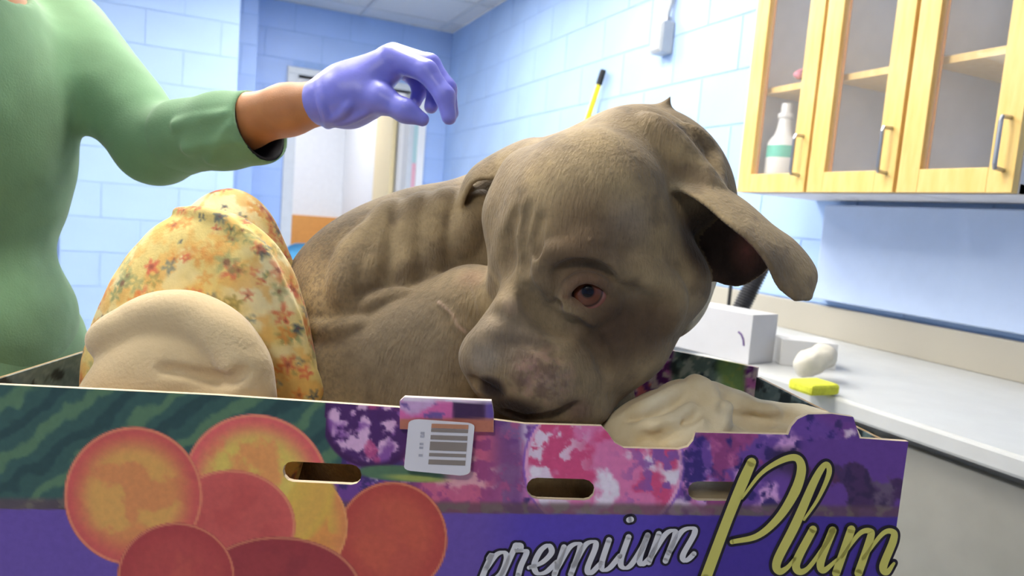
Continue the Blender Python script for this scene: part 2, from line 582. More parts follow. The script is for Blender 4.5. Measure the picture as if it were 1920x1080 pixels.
# doorway frame (steel, with a notice strip beside it)
d1 = S(empty('door_1', ((DX0 + DX1) / 2, YB, 0)))
MB().box((DX0 - 0.05, YB - 0.03, 0), (DX0 + 0.03, YB + 0.14, DZ), bev=0.004).build('door_jamb', metal_frame, d1)
MB().box((DX1 - 0.02, YB - 0.03, 0), (DX1 + 0.02, YB + 0.14, DZ), bev=0.004).build('door_jamb', metal_frame, d1)
MB().box((DX1 + 0.055, YB - 0.03, 0), (DX1 + 0.115, YB + 0.02, DZ), bev=0.004).build('door_casing', white_plastic, d1)
MB().box((DX0 - 0.05, YB - 0.03, DZ), (DX1 + 0.115, YB + 0.14, DZ + 0.05), bev=0.004).build('door_head', metal_frame, d1)
MB().box((DX1 + 0.02, YB - 0.02, 0), (DX1 + 0.055, YB + 0.02, DZ)).build('door_stop', mat('pale green door stop', (176, 208, 210), rough=0.5), d1)
pn = MB().box((DX1 + 0.018, YB - 0.026, 1.18), (DX1 + 0.052, YB - 0.021, 1.55)).build('paper_notice', mat('pink paper', (232, 178, 192), rough=0.8, noise=0.04))
tag(pn, 'narrow pink paper notice stuck beside the far doorway', 'notice')

# the room beyond the doorway
YR = 8.2; XR2 = 1.50
S(MB().box((-1.5, YR, 0), (XR2, YR + 0.1, ZC)).build('wall_far', white_paint))
S(MB().box((XR2, YB + 0.14, 0), (XR2 + 0.1, YR, ZC)).build('wall_far_right', white_paint))
S(MB().box((-1.6, YB + 0.14, 0), (-1.5, YR, ZC)).build('wall_far_left', white_paint))
S(MB().box((-1.5, YB + 0.13, ZC), (XR2, YR, ZC + 0.1)).build('ceiling_far', white_paint))
S(MB().box((-1.5, YR - 0.015, 0), (XR2 - 0.02, YR, 1.02)).build('trim_1', orange_paint))
S(MB().box((XR2 - 0.015, YB + 0.2, 0), (XR2, YR, 1.02)).build('trim_2', mat('pale peach wainscot', (240, 205, 160), rough=0.5, noise=0.03)))
d2 = S(empty('door_2', (XR2, 6.1, 0)))
MB().box((XR2 - 0.05, 5.85, 0.01), (XR2 - 0.015, 6.45, 2.0), bev=0.004).build('door_leaf', mat('pale maple door', (240, 222, 176), rough=0.5, noise=0.04, stretch=(8, 8, 1)), d2)
hb = MB(); hb.tube([(XR2 - 0.06, 5.95, 1.0), (XR2 - 0.10, 5.95, 1.0), (XR2 - 0.10, 6.06, 1.0)], 0.01)
hb.build('door_handle', steel, d2)
e = empty('ceiling_light', (0.5, 6.9, ZC - 0.02))
tag(e, 'fluorescent light panel in the room beyond the doorway', 'ceiling light')
MB().box((-0.2, 6.3, ZC - 0.01), (1.2, 7.5, ZC - 0.001)).build('diffuser', glow_far, e)
f = MB()
for a in ((-0.23, 6.27, 1.23, 6.3), (-0.23, 7.5, 1.23, 7.53), (-0.23, 6.3, -0.2, 7.5), (1.2, 6.3, 1.23, 7.5)):
    f.box((a[0], a[1], ZC - 0.014), (a[2], a[3], ZC))
f.build('frame', grid_m, e)

# blue plastic chair standing before the far doorway
blue_pl = mat('sky blue plastic', (92, 168, 216), rough=0.35, noise=0.04)
cxy = np.array([0.62, 4.75])
ch = tag(empty('chair', (cxy[0], cxy[1], 0)), 'sky blue plastic chair beyond the dog near the far doorway', 'chair')
cc = lambda x, y, z: (cxy[0] + x, cxy[1] + y, z)
n = 9
v = []; f = []
for side in (0, 1):
    for i in range(n):
        for j in range(n):
            u = i / (n - 1) * 2 - 1; w = j / (n - 1)
            hw = 0.20 * (1 - 0.35 * max(0, w - 0.6) ** 2 * 6)
            v.append(cc(u * hw, -0.20 + 0.05 * u * u * -1 - 0.06 * w + side * 0.012, 0.46 + 0.47 * w - 0.05 * (u ** 4) * w))
for side in (0, 1):
    for i in range(n - 1):
        for j in range(n - 1):
            a = side * n * n + i * n + j
            q = (a, a + n, a + n + 1, a + 1); f.append(q if side else q[::-1])
for i in range(n - 1):
    for j in (0, n - 1):
        a = i * n + j; f.append((a, a + n, a + n + n * n, a + n * n))
        b = j * n + i; f.append((b, b + 1, b + 1 + n * n, b + n * n))
mesh_obj('backrest', v, f, blue_pl, ch, smooth=True)
MB().box(cc(-0.21, -0.20, 0.43), cc(0.21, 0.22, 0.46), bev=0.012).build('seat', blue_pl, ch)
for sx in (-1, 1):
    for sy in (-1, 1):
        MB().tube([cc(0.17 * sx, 0.02 + 0.17 * sy, 0.43), cc(0.21 * sx, 0.02 + 0.21 * sy, 0.0)], 0.011).build('leg', steel, ch)

# wall box with conduit on the right wall
cb = tag(empty('conduit_box', (XW, 2.60, 1.93)), 'white electrical box with conduit rising up the pale block wall', 'electrical box')
grey_w = mat('off white enamel', (178, 182, 186), rough=0.4, noise=0.03)
MB().box((XW - 0.065, 2.555, 1.93), (XW - 0.005, 2.635, 2.06), bev=0.006).build('box_body', grey_w, cb)
MB().box((XW - 0.07, 2.56, 1.94), (XW - 0.065, 2.63, 2.05), bev=0.002).build('cover_plate', grey_w, cb)
MB().tube([(XW - 0.03, 2.58, 2.06), (XW - 0.03, 2.58, 2.10), (XW - 0.022, 2.575, 2.14), (XW - 0.022, 2.57, ZC)], 0.012).build('conduit', grey_w, cb)
MB().tube([(XW - 0.03, 2.58, 2.06), (XW - 0.03, 2.58, 2.078)], 0.018).build('connector', steel, cb)

# broom handle leaning against the wall
def wallpt(px, py, x):              # photo pixel on the plane X = x
    r = P(px, py, 1.0) - CAM
    return CAM + r * (x - CAM[0]) / r[0]
b1 = wallpt(1132, 130, XW - 0.035); b0 = wallpt(1103, 222, XW - 0.06)
dirn = (b0 - b1) / np.linalg.norm(b0 - b1)
foot = b1 + dirn * ((b1[2] - 0.02) / -dirn[2])
br = tag(empty('broom', (foot[0], foot[1], 0)), 'yellow broom handle with black grip leaning on the pale wall', 'broom')
gripend = b1 + dirn * 0.075
MB().tube([gripend, foot + np.array([0, 0, 0.1])], 0.013).build('handle', mat('yellow enamel', (240, 216, 40), rough=0.35), br)
MB().tube([b1, b1 + dirn * 0.01, gripend], [0.012, 0.016, 0.016]).build('grip', mat('black rubber', (28, 28, 30), rough=0.6), br)
MB().box((foot[0] - 0.16, foot[1] - 0.025, 0.0), (foot[0] + 0.0, foot[1] + 0.025, 0.12), bev=0.01).build('brush_head', mat('black bristle', (40, 40, 44), rough=0.9, bump=0.5), br)

# wall cabinet with glass doors
CX = XW - 0.33; CZ0, CZ1 = 1.325, 2.18
CY1 = 1.70; DW = 0.262
for n in range(3):
    y1 = CY1 - n * (DW + 0.006); y0 = y1 - DW
    lab = ['yellow wooden wall cabinet holding the white spray bottle, behind the dog', 'yellow wooden wall cabinet next to the one with the bottle',
           'yellow wooden wall cabinet farthest to the right on the wall'][n]
    cab = tag(empty('wall_cabinet', (XW - 0.165, (y0 + y1) / 2, CZ0)), lab, 'cabinet', 'wall cabinets')
    bx = MB()
    bx.box((CX + 0.02, y0, CZ0), (XW - 0.006, y0 + 0.016, CZ1)); bx.box((CX + 0.02, y1 - 0.016, CZ0), (XW - 0.006, y1, CZ1))
    bx.box((CX + 0.02, y0 + 0.016, CZ0), (XW - 0.006, y1 - 0.016, CZ0 + 0.018)); bx.box((CX + 0.02, y0 + 0.016, CZ1 - 0.018), (XW - 0.006, y1 - 0.016, CZ1))
    bx.build('body', mat('grey melamine', (222, 220, 224), rough=0.5, noise=0.03), cab)
    MB().box((CX + 0.04, y0 + 0.017, 1.615), (XW - 0.01, y1 - 0.017, 1.632)).build('shelf', birch, cab)
    dr = empty('door', (CX, y0, CZ0)); dr.parent = cab; dr.location = [float(q) for q in np.array([CX, y0, CZ0]) - np.array(cab.location)]
    st = 0.052
    a0, a1 = y0 + 0.002, y1 - 0.002
    MB().box((CX + 0.0215, y0, CZ0), (CX + 0.04, y1, CZ0 + 0.019)).build('front_edge', birch, cab)
    for (u0, u1, v0, v1, nm) in ((a0, a0 + st, CZ0, CZ1, 'stile'), (a1 - st, a1, CZ0, CZ1, 'stile'),
                                 (a0 + st, a1 - st, CZ0, CZ0 + st, 'rail'), (a0 + st, a1 - st, CZ1 - st, CZ1, 'rail')):
        MB().box((CX, u0, v0), (CX + 0.02, u1, v1), bev=0.0015).build(nm, birch, dr)
    MB().box((CX + 0.0195, a1 - st - 0.006, CZ0 + st), (CX + 0.0215, a1 - st + 0.0, CZ1 - st)).build('glass_bead', birch_dark, dr)
    gm = MATS.get('cabinet glass')
    if gm is None:
        gm = mat('cabinet glass', (255, 255, 255), rough=0.03)
        nt = gm.node_tree; tr = nt.nodes.new('ShaderNodeBsdfTransparent'); mxs = nt.nodes.new('ShaderNodeMixShader')
        mxs.inputs[0].default_value = 0.06
        nt.links.new(tr.outputs[0], mxs.inputs[1]); nt.links.new(nt.nodes['Principled BSDF'].outputs[0], mxs.inputs[2])
        nt.links.new(mxs.outputs[0], nt.nodes['Material Output'].inputs['Surface'])
    MB().box((CX + 0.009, a0 + st, CZ0 + st), (CX + 0.012, a1 - st, CZ1 - st)).build('glass_pane', gm, dr)
    hy = a0 + 0.022
    MB().tube([(CX, hy, 1.37), (CX - 0.028, hy, 1.372), (CX - 0.030, hy, 1.38), (CX - 0.030, hy, 1.465), (CX - 0.028, hy, 1.473), (CX, hy, 1.475)], 0.0045).build('handle', steel, dr)

# spray bottle standing in the cabinet
by, bxx = 1.612, CX + 0.075
bz = CZ0 + 0.0185
sb = tag(empty('spray_bottle', (bxx, by, bz)), 'white plastic bottle with a green label inside the glass door cabinet', 'bottle')
prof = [(0.038, 0), (0.042, 0.004), (0.042, 0.120), (0.041, 0.130), (0.034, 0.142), (0.026, 0.152), (0.021, 0.170), (0.018, 0.192), (0.0175, 0.202)]
MB().lathe(prof, (bxx, by, bz)).build('bottle_body', white_plastic, sb, smooth=True)
MB().lathe([(0.0205, 0.200), (0.022, 0.202), (0.022, 0.212), (0.0215, 0.2135), (0.0155, 0.214), (0.0150, 0.216), (0.0145, 0.240), (0.0135, 0.243)], (bxx, by, bz)).build('cap', white_plastic, sb, smooth=True)
lb = MB(); n = 20; v = []; f = []
for k in range(n + 1):
    an = math.pi * (0.80 + 0.72 * k / n)
    for z in (0.086, 0.120):
        v.append((bxx + 0.0425 * math.cos(an), by + 0.0425 * math.sin(an), bz + z))
f = [(2 * k, 2 * k + 2, 2 * k + 3, 2 * k + 1) for k in range(n)]
mesh_obj('green_label', v, f, mat('green label', (96, 196, 172), rough=0.5, noise=0.08, nscale=60), sb, smooth=True)

# a bunch of pink and grey-green flowers on the cabinet shelf
fx, fy, fz = CX + 0.09, 1.545, 1.632
fb = tag(empty('flower_bunch', (fx, fy, fz)), 'small pink and grey-green flower bunch on the cabinet shelf', 'flowers')
for k in range(11):
    a = k * 2.4; r = 0.012 + 0.004 * (k % 5)
    p = np.array([fx + math.cos(a) * r, fy + math.sin(a) * r * 2.4, fz + 0.022 + 0.008 * (k % 4)])
    pts = []; ff = []
    bm = bmesh.new(); bmesh.ops.create_icosphere(bm, subdivisions=2, radius=0.013)
    for q in bm.verts:
        q.co *= 1 + 0.28 * math.sin(7 * q.co.x * 90 + k) * math.sin(6 * q.co.y * 90) * 0.8
    bm.verts.index_update()
    m = MB().add([np.array(q.co[:]) + p for q in bm.verts], [tuple(x.index for x in q.verts) for q in bm.faces]); bm.free()
    pink = k % 3 == 0
    m.build('blossom' if pink else 'foliage', mat('pink petals', (226, 140, 160), rough=0.7, noise=0.2, nscale=90) if pink else mat('grey green foliage', (104, 112, 116), rough=0.8, noise=0.25, nscale=90), fb, smooth=True)
MB().lathe([(0.016, 0), (0.018, 0.004), (0.022, 0.022)], (fx, fy, fz), 14).build('pot', mat('dark grey pot', (80, 82, 88), rough=0.5), fb)

# counter under the cabinet
KX = 1.13
ct = tag(empty('counter', ((KX + XW) / 2, 0.7, 0)), 'grey counter unit with pale top under the wall cabinets', 'counter')
MB().box((KX, -0.8, 0.87), (XW - 0.006, 2.6, 0.905), bev=0.006).build('worktop', mat('pale laminate', (196, 198, 198), rough=0.35, noise=0.03), ct)
grey_lam = mat('grey laminate', (150, 148, 140), rough=0.5, noise=0.04)
MB().box((KX + 0.05, -0.78, 0.0), (XW - 0.01, 2.58, 0.87)).build('body', grey_lam, ct)
for k in range(6):
    y0 = -0.76 + k * 0.555
    d = MB().box((KX + 0.03, y0, 0.12), (KX + 0.05, y0 + 0.54, 0.85), bev=0.003).build('door', grey_lam, ct)
    MB().tube([(KX + 0.03, y0 + 0.05, 0.70), (KX + 0.0, y0 + 0.05, 0.705), (KX + 0.0, y0 + 0.05, 0.795), (KX + 0.03, y0 + 0.05, 0.80)], 0.005).build('handle', steel, d)
MB().box((XW - 0.03, -0.8, 0.905), (XW - 0.006, 2.6, 1.0), bev=0.003).build('backsplash', mat('beige laminate', (176, 170, 156), rough=0.5), ct)
# white panel (paper-towel board) on the wall behind the counter and a black corrugated hose
pl = tag(MB().box((XW - 0.05, 0.75, 1.02), (XW - 0.006, 1.62, 1.31), bev=0.004).build('wall_panel', mat('pale blue melamine', (190, 208, 240), rough=0.35, noise=0.02)),
         'pale blue-white panel on the wall under the yellow cabinets', 'panel')
# ================================================================== TABLE AND PRODUCE BOX
TZ = 0.755
tb = tag(empty('exam_table', T(0.0, 0.85, 0.0)), 'steel examination table under the produce box', 'table')
MB().box((-0.53, 0.50, TZ - 0.035), (0.52, 1.12, TZ), fr=level, bev=0.008).build('tabletop', mat('brushed steel', (176, 178, 182), rough=0.3, metallic=1.0, noise=0.05), tb)
MB().box((-0.2, 0.70, 0.06), (0.1, 0.92, TZ - 0.035), fr=level, bev=0.01).build('pedestal', mat('white enamel', (220, 222, 224), rough=0.4, noise=0.02), tb)
MB().box((-0.42, 0.60, 0.0), (0.32, 1.02, 0.06), fr=level, bev=0.015).build('base', mat('brushed steel', (176, 178, 182), rough=0.3, metallic=1.0, noise=0.05), tb)

RZ = 1.029                          # rim height
def fdep(x): return 0.598 + 0.03 * x
def fpx(px, py, off=0.0):           # photo pixel -> (x, z) on the front panel's plane
    r = P(px, py, 1.0) - CAM
    rx, rf, rz = r @ R0, r @ F0, r[2]
    t = 0.598 / (rf - 0.03 * rx)
    return np.array([t * rx, CAM[2] + t * rz])
def fw(x, z, off=0.0):              # front panel coordinates -> world, off = towards the camera
    return T(x, fdep(np.asarray(x)) - off, z)
def fp(px, py, off=0.0):
    q = fpx(px, py); return fw(q[0], q[1], off)

def blob(px, py, cx, cy, rx, ry=None, rot=0.0):
    ry = rx if ry is None else ry
    c, s_ = math.cos(rot), math.sin(rot)
    u = ((px - cx) * c + (py - cy) * s_) / rx; v = (-(px - cx) * s_ + (py - cy) * c) / ry
    return np.sqrt(u * u + v * v)
def inside(r, soft=0.02): return 1 - sstep(1 - soft, 1 + soft, r)

def paint_front(px, py):
    """the carton's printed artwork (sRGB) at photo positions: peaches, plums, leaves and the violet band"""
    q = np.stack([px / 55, py / 55, px * 0], 1)
    n1 = fbm(q * 1.3, 6); n2 = fbm(q * 2.9 + 11, 5); n3 = fbm(q * 1.1 + 31, 5)
    n1, n2, n3 = [0.5 + (x - 0.5) * 1.15 for x in (n1, n2, n3)]
    W = lambda c: np.broadcast_to(np.array(c, float), (len(px), 3)).copy()
    # plum field
    c = W((122, 72, 150))
    c = cmix(c, (205, 120, 178), sstep(0.47, 0.60, n1)); c = cmix(c, (72, 52, 112), sstep(0.53, 0.64, n2)); c = cmix(c, (232, 205, 226), sstep(0.60, 0.70, n3))
    # left leaves
    lf = inside(blob(px, py, 560, 790, 122, 120), 0.03) * (px < 640)
    c = cmix(c, (62, 96, 88), np.maximum(lf, (px < 560) * 1.0))
    st = np.sin((px * 0.8 + py * 1.1) / 19 + 3 * n1)
    c = cmix(c, (108, 142, 100), sstep(0.55, 0.95, st) * np.maximum(lf, (px < 560) * 1.0) * 0.75)
    c = cmix(c, (40, 66, 68), sstep(0.5, 0.9, -st) * np.maximum(lf, (px < 560) * 1.0) * 0.6)
    # plum 1
    r = blob(px, py, 700, 786, 96, 92)
    pl = W((146, 88, 164)); pl = cmix(pl, (232, 184, 218), sstep(0.46, 0.60, n1)); pl = cmix(pl, (84, 42, 104), sstep(0.5, 0.62, n2)); pl = cmix(pl, (214, 90, 140), sstep(0.56, 0.66, n3) * 0.8)
    pl = cmix(pl, (70, 30, 84), sstep(0.82, 0.95, r))
    k = inside(r, 0.03) * (px > 610)
    c = c * (1 - k[:, None]) + pl * k[:, None]
    # pink middle
    r = blob(px, py, 872, 880, 108, 92)
    pl = W((214, 104, 138)); pl = cmix(pl, (236, 168, 176), sstep(0.5, 0.62, n1)); pl = cmix(pl, (170, 78, 130), sstep(0.5, 0.62, n2))
    k = inside(r, 0.22)
    c = c * (1 - k[:, None]) + pl * k[:, None]
    k = sstep(905, 950, px) * (1 - sstep(970, 990, px)) * (py < 960)
    c = cmix(c, (112, 70, 130), k * 0.75); c = cmix(c, (196, 96, 140), k * sstep(0.52, 0.62, n2) * 0.8)
    # plum 2
    r = blob(px, py, 1132, 872, 152, 140)
    pl = W((232, 128, 176)); pl = cmix(pl, (244, 228, 238), sstep(0.47, 0.62, n1)); pl = cmix(pl, (222, 84, 130), sstep(0.50, 0.64, n3)); pl = cmix(pl, (240, 214, 230), sstep(0.54, 0.64, n2) * (1 - sstep(1040, 1130, px))); pl = cmix(pl, (150, 92, 168), sstep(0.55, 0.64, n2) * sstep(1130, 1240, px))
    pl = cmix(pl, (150, 96, 190), sstep(0.93, 0.97, r)); pl = cmix(pl, (240, 170, 206), inside(np.abs(r - 0.955) / 0.02, 0.3))
    k = inside(r, 0.015)
    c = c * (1 - k[:, None]) + pl * k[:, None]
    # plum 3
    r = blob(px, py, 1440, 880, 160, 120)
    pl = W((116, 76, 160)); pl = cmix(pl, (226, 168, 222), sstep(0.46, 0.62, n1)); pl = cmix(pl, (64, 46, 120), sstep(0.5, 0.62, n2)); pl = cmix(pl, (190, 80, 130), sstep(0.56, 0.64, n3) * 0.7)
    k = inside(r, 0.1)
    c = c * (1 - k[:, None]) + pl * k[:, None]
    k = sstep(1420, 1470, px) * (1 - inside(blob(px, py, 1462, 915, 30, 28), 0.5)) * sstep(830, 850, py)
    c = cmix(c, (62, 44, 70), k * 0.7)
    c = cmix(c, (110, 70, 150), sstep(1490, 1510, px) * sstep(0.45, 0.55, n1))
    # long leaf under plum 1
    r = blob(px, py, 752, 888, 84, 15, 0.06)
    c = cmix(c, (92, 124, 92), inside(r, 0.15)); c = cmix(c, (168, 176, 92), inside(blob(px, py, 780, 897, 54, 6, 0.07), 0.5))
    # brown wood strip and violet band
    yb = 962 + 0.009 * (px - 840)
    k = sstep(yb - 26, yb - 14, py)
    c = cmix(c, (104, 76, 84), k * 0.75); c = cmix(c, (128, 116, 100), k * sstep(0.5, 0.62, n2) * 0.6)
    k = sstep(yb - 1.5, yb + 1.5, py)
    band = W((92, 70, 176)); band = cmix(band, (112, 84, 168), 1 - sstep(880, 1010, px)); band = cmix(band, (76, 54, 150), sstep(1180, 1330, px))
    c = c * (1 - k[:, None]) + band * k[:, None]
    # peaches, back to front
    def peach(cx, cy, rx, ry, base, rim, spot, amt, rot=0.0, soft=0.012):
        nonlocal c
        r = blob(px, py, cx, cy, rx, ry, rot)
        f = W(base); f = cmix(f, spot, sstep(0.45, 0.62, n1) * amt); f = cmix(f, rim, sstep(0.55, 0.98, r))
        f = cmix(f, (250, 178, 120), inside(np.abs(r - 0.975) / 0.02, 0.6) * 0.55)
        k = inside(r, soft); c = c * (1 - k[:, None]) + f * k[:, None]
    peach(735, 1010, 104, 107, (206, 92, 74), (196, 78, 68), (216, 100, 74), 0.6)
    peach(560, 985, 92, 100, (236, 186, 84), (238, 150, 88), (240, 140, 80), 0.6)
    peach(480, 905, 136, 128, (238, 204, 100), (240, 104, 104), (244, 150, 92), 0.75, 0.3)
    k = inside(blob(px, py, 590, 975, 62, 82), 0.05) * inside(blob(px, py, 480, 905, 150, 140), 0.05)
    c = cmix(c, (236, 190, 84), k * 0.9)
    peach(432, 985, 122, 104, (214, 96, 88), (222, 100, 92), (206, 86, 80), 0.6, 0.0)
    peach(520, 1112, 160, 106, (172, 66, 68), (168, 62, 66), (150, 56, 62), 0.6)
    # far left beyond the peaches: more fruit
    peach(250, 930, 130, 130, (232, 150, 90), (222, 96, 90), (238, 190, 96), 0.6)
    peach(330, 1080, 110, 100, (196, 80, 76), (186, 70, 70), (208, 96, 80), 0.6)
    return np.clip(c, 0, 255)

def paint_kale(px, py):
    """printed inside of the rear flap: red cabbage, curly kale and greens"""
    q = np.stack([px / 30, py / 30, px * 0], 1)
    n1 = fbm(q, 4); n2 = fbm(q * 2.4 + 5, 4); n3 = fbm(q * 0.7 + 17, 3)
    c = np.broadcast_to(np.array((246, 230, 242.)), (len(px), 3)).copy()
    c = cmix(c, (228, 140, 228), sstep(0.45, 0.56, n1)); c = cmix(c, (246, 140, 150), sstep(0.5, 0.6, n3) * (px < 1245)); c = cmix(c, (128, 62, 156), sstep(0.54, 0.62, n2))
    g = sstep(1262, 1275, px + 18 * n1) * (1 - sstep(1392, 1402, px))
    k = np.broadcast_to(np.array((124, 152, 150.)), (len(px), 3)).copy()
    k = cmix(k, (196, 214, 206), sstep(0.52, 0.60, n2)); k = cmix(k, (64, 82, 88), sstep(0.54, 0.64, n1)); k = cmix(k, (150, 196, 120), sstep(1345, 1370, px + 20 * n1) * 0.85); k = cmix(k, (166, 190, 110), sstep(1345, 1370, px) * sstep(0.55, 0.62, n2))
    c = c * (1 - g[:, None]) + k * g[:, None]
    return c

def paint_side(px, py):
    q = np.stack([px / 22, py / 22, px * 0], 1)
    n1 = fbm(q, 4); n2 = fbm(q * 2.4 + 5, 4)
    c = np.broadcast_to(np.array((100, 124, 132.)), (len(px), 3)).copy()
    c = cmix(c, (118, 140, 146), sstep(0.5, 0.58, n2)); c = cmix(c, (36, 50, 60), sstep(0.5, 0.6, n1))
    return c

print_m = paint_mat('glossy printed cardboard', rough=0.5, vary=0.06, vscale=180, bump=0.08, bscale=25)
card_m = mat('plain brown cardboard', (196, 164, 116), rough=0.85, noise=0.07, nscale=50, bump=0.1, bscale=200)

box = tag(empty('produce_box', T(0.0, 0.78, TZ)), 'colourful printed cardboard fruit box holding the curled up dog', 'box')

def rrect(cx, cy, hw, hh, tilt=0.03, n=7):
    """rounded slot in photo pixels"""
    pts = []
    for sx, a0 in ((1, -90), (-1, 90)):
        for i in range(n):
            a = math.radians(a0 + 180 * i / (n - 1))
            pts.append((cx + sx * (hw - hh) + hh * math.cos(a), cy + hh * math.sin(a)))
    return [(x, y + tilt * (x - cx)) for x, y in pts]

def panel_cdt(outline, holes, step, to_w, th, paint, name, parent, fine_z, back_col=(190, 158, 112), edge_col=(226, 206, 176)):
    """sheet of cardboard with cut-outs: outline and holes in panel (x, z)"""
    lo = np.min(outline, 0); hi = np.max(outline, 0)
    pts = []; edges = []
    loops = [outline] + list(holes)
    for L in loops:
        n0 = len(pts); m = len(L)
        for i in range(m):
            a = np.array(L[i]); b = np.array(L[(i + 1) % m])
            k = max(1, int(np.linalg.norm(b - a) / (step * 1.5)))
            for j in range(k): pts.append(tuple(a + (b - a) * j / k))
        n1 = len(pts)
        edges += [(i, i + 1 if i + 1 < n1 else n0) for i in range(n0, n1)]
    nb = len(pts)
    xs = np.arange(lo[0] + step, hi[0] - step / 2, step)
    zs = np.arange(max(fine_z, lo[1]) + step, hi[1] - step / 2, step)
    X, Z = np.meshgrid(xs, zs, indexing='ij'); G = np.stack([X.ravel(), Z.ravel()], 1)
    if fine_z > lo[1]:
        X2, Z2 = np.meshgrid(np.arange(lo[0] + 0.004, hi[0] - 0.002, 0.0045), np.arange(lo[1] + 0.004, fine_z, 0.0045), indexing='ij')
        G = np.concatenate([G, np.stack([X2.ravel(), Z2.ravel()], 1)])
    keep = np.ones(len(G), bool)
    for L in loops:
        Lp = np.array(L + [L[0]])
        for i in range(len(L)):
            a, b = Lp[i], Lp[i + 1]; ab = b - a
            sel = ((G > np.minimum(a, b) - step) & (G < np.maximum(a, b) + step)).all(1)
            t = np.clip((G[sel] - a) @ ab / (ab @ ab + 1e-12), 0, 1)
            keep[np.flatnonzero(sel)[np.linalg.norm(G[sel] - a - t[:, None] * ab, axis=1) < step * 0.5]] = False
    pts += [tuple(x) for x in G[keep]]
    r = delaunay_2d_cdt([Vector(p) for p in pts], edges, [], 0, 1e-7)
    V = np.array([v[:] for v in r[0]]); Fc = [tuple(f) for f in r[2]]
    C = np.array([V[list(f)].mean(0) for f in Fc])
    def inpoly(C, L):
        L = np.array(L); x, y = C[:, 0], C[:, 1]; ins = np.zeros(len(C), bool); j = len(L) - 1
        for i in range(len(L)):
            c = ((L[i, 1] > y) != (L[j, 1] > y)) & (x < (L[j, 0] - L[i, 0]) * (y - L[i, 1]) / (L[j, 1] - L[i, 1] + 1e-15) + L[i, 0])
            ins ^= c; j = i
        return ins
    ok = inpoly(C, outline)
    for L in holes: ok &= ~inpoly(C, L)
    Fc = [f for f, k in zip(Fc, ok) if k]
    ec = {}
    for f in Fc:
        for i in range(3):
            a, b = f[i], f[(i + 1) % 3]
            if (b, a) in ec: del ec[(b, a)]
            else: ec[(a, b)] = 1
    fr = to_w(V[:, 0], V[:, 1], 0.0); bk = to_w(V[:, 0], V[:, 1], -th)
    n = len(V)
    verts = [fr, bk]; faces = [list(f) for f in Fc] + [[n + i for i in f[::-1]] for f in Fc]
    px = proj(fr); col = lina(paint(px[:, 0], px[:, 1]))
    cols = [col, np.broadcast_to(lina(back_col), col.shape)]
    bnd = sorted({i for e in ec for i in e}); mp = {v: 2 * n + i for i, v in enumerate(bnd)}; m = len(bnd)
    verts += [fr[bnd], bk[bnd]]; cols += [np.broadcast_to(lina(edge_col), (m, 3))] * 2
    for (a, b) in ec: faces.append([mp[b], mp[a], mp[a] + m, mp[b] + m])
    o = mesh_obj(name, np.concatenate(verts), faces, print_m, parent)
    set_paint(o.data, np.concatenate(cols))
    return o

# front panel outline: rim with notch on the right and a raised corner tab
def q2(px, py): return tuple(fpx(px, py))
x_l, x_r = -0.452, 0.358
zr = lambda px: None
top = [(x_l, 1.023)]
top += [q2(405, 741), q2(745, 764), q2(985, 795), q2(1128, 799)]
top += [q2(1140, 812), q2(1152, 830), q2(1170, 840), q2(1272, 843), q2(1290, 838), q2(1300, 826), q2(1304, 811)]
top += [q2(1478, 815), q2(1484, 800), q2(1496, 786), q2(1515, 777), q2(1560, 776), q2(1600, 782), q2(1612, 822), (x_r, 1.031)]
outline = [(x_l, TZ + 0.002), (x_r, TZ + 0.002)] + top[::-1]
holes = [[q2(*p) for p in rrect(604, 887, 74, 19, 0.05)], [q2(*p) for p in rrect(1051, 917, 64, 20, 0.03)], [q2(*p) for p in rrect(1344, 921, 54, 18, 0.01)]]
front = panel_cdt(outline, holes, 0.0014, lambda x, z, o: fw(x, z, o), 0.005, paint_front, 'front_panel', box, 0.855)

# the other walls, bulged outwards by the dog
def wall_panel(name, pts, ztop, paint, step=0.003, th=0.005, zlow=None):
    """pts: footprint polyline (x, d), inner side printed"""
    pts = np.array(pts, float); L = np.concatenate([[0], np.cumsum(np.linalg.norm(np.diff(pts, axis=0), axis=1))])
    n = max(2, int(L[-1] / step)); t = np.linspace(0, L[-1], n)
    X = np.interp(t, L, pts[:, 0]); D = np.interp(t, L, pts[:, 1]); Zt = np.interp(t, L, ztop)
    nx = np.gradient(D); nd = -np.gradient(X); q = np.hypot(nx, nd); nx, nd = nx / q, nd / q
    k = 40
    w = np.concatenate([[0], np.linspace(0.55, 1, k - 1)])
    V = []; 
    for s_ in (0, 1):
        for i in range(n):
            z = TZ + 0.002 + (Zt[i] - TZ - 0.002) * w
            V.append(T(X[i] - s_ * th * nx[i], D[i] - s_ * th * nd[i], z))
    V = np.array(V).reshape(-1, 3); N = n * k
    f = []
    for i in range(n - 1):
        for j in range(k - 1):
            a = i * k + j
            f.append((a, a + k, a + k + 1, a + 1)); f.append((N + a, N + a + 1, N + a + k + 1, N + a + k))
        a = i * k + k - 1; f.append((a, a + k, N + a + k, N + a)); a = i * k; f.append((a, N + a, N + a + k, a + k))
    for a0 in (0, (n - 1) * k):
        for j in range(k - 1): f.append((a0 + j, a0 + j + 1, N + a0 + j + 1, N + a0 + j))
    px = proj(V); col = lina(paint(px[:, 0], px[:, 1])); col[N:] = lina((192, 156, 104))
    o = mesh_obj(name, V, f, print_m, box)
    set_paint(o.data, col)
    return o
wall_panel('rear_panel', [(-0.447, 0.985), (0.0, 1.0), (0.205, 0.965), (0.318, 0.885)], [1.025, 1.025, 1.036, 1.034], paint_kale)
wall_panel('side_panel', [(0.318, 0.885), (0.353, 0.615)], [1.022, 1.022], paint_side)
wall_panel('side_panel', [(-0.447, 0.592), (-0.447, 0.985)], [1.02, 1.02], paint_side)
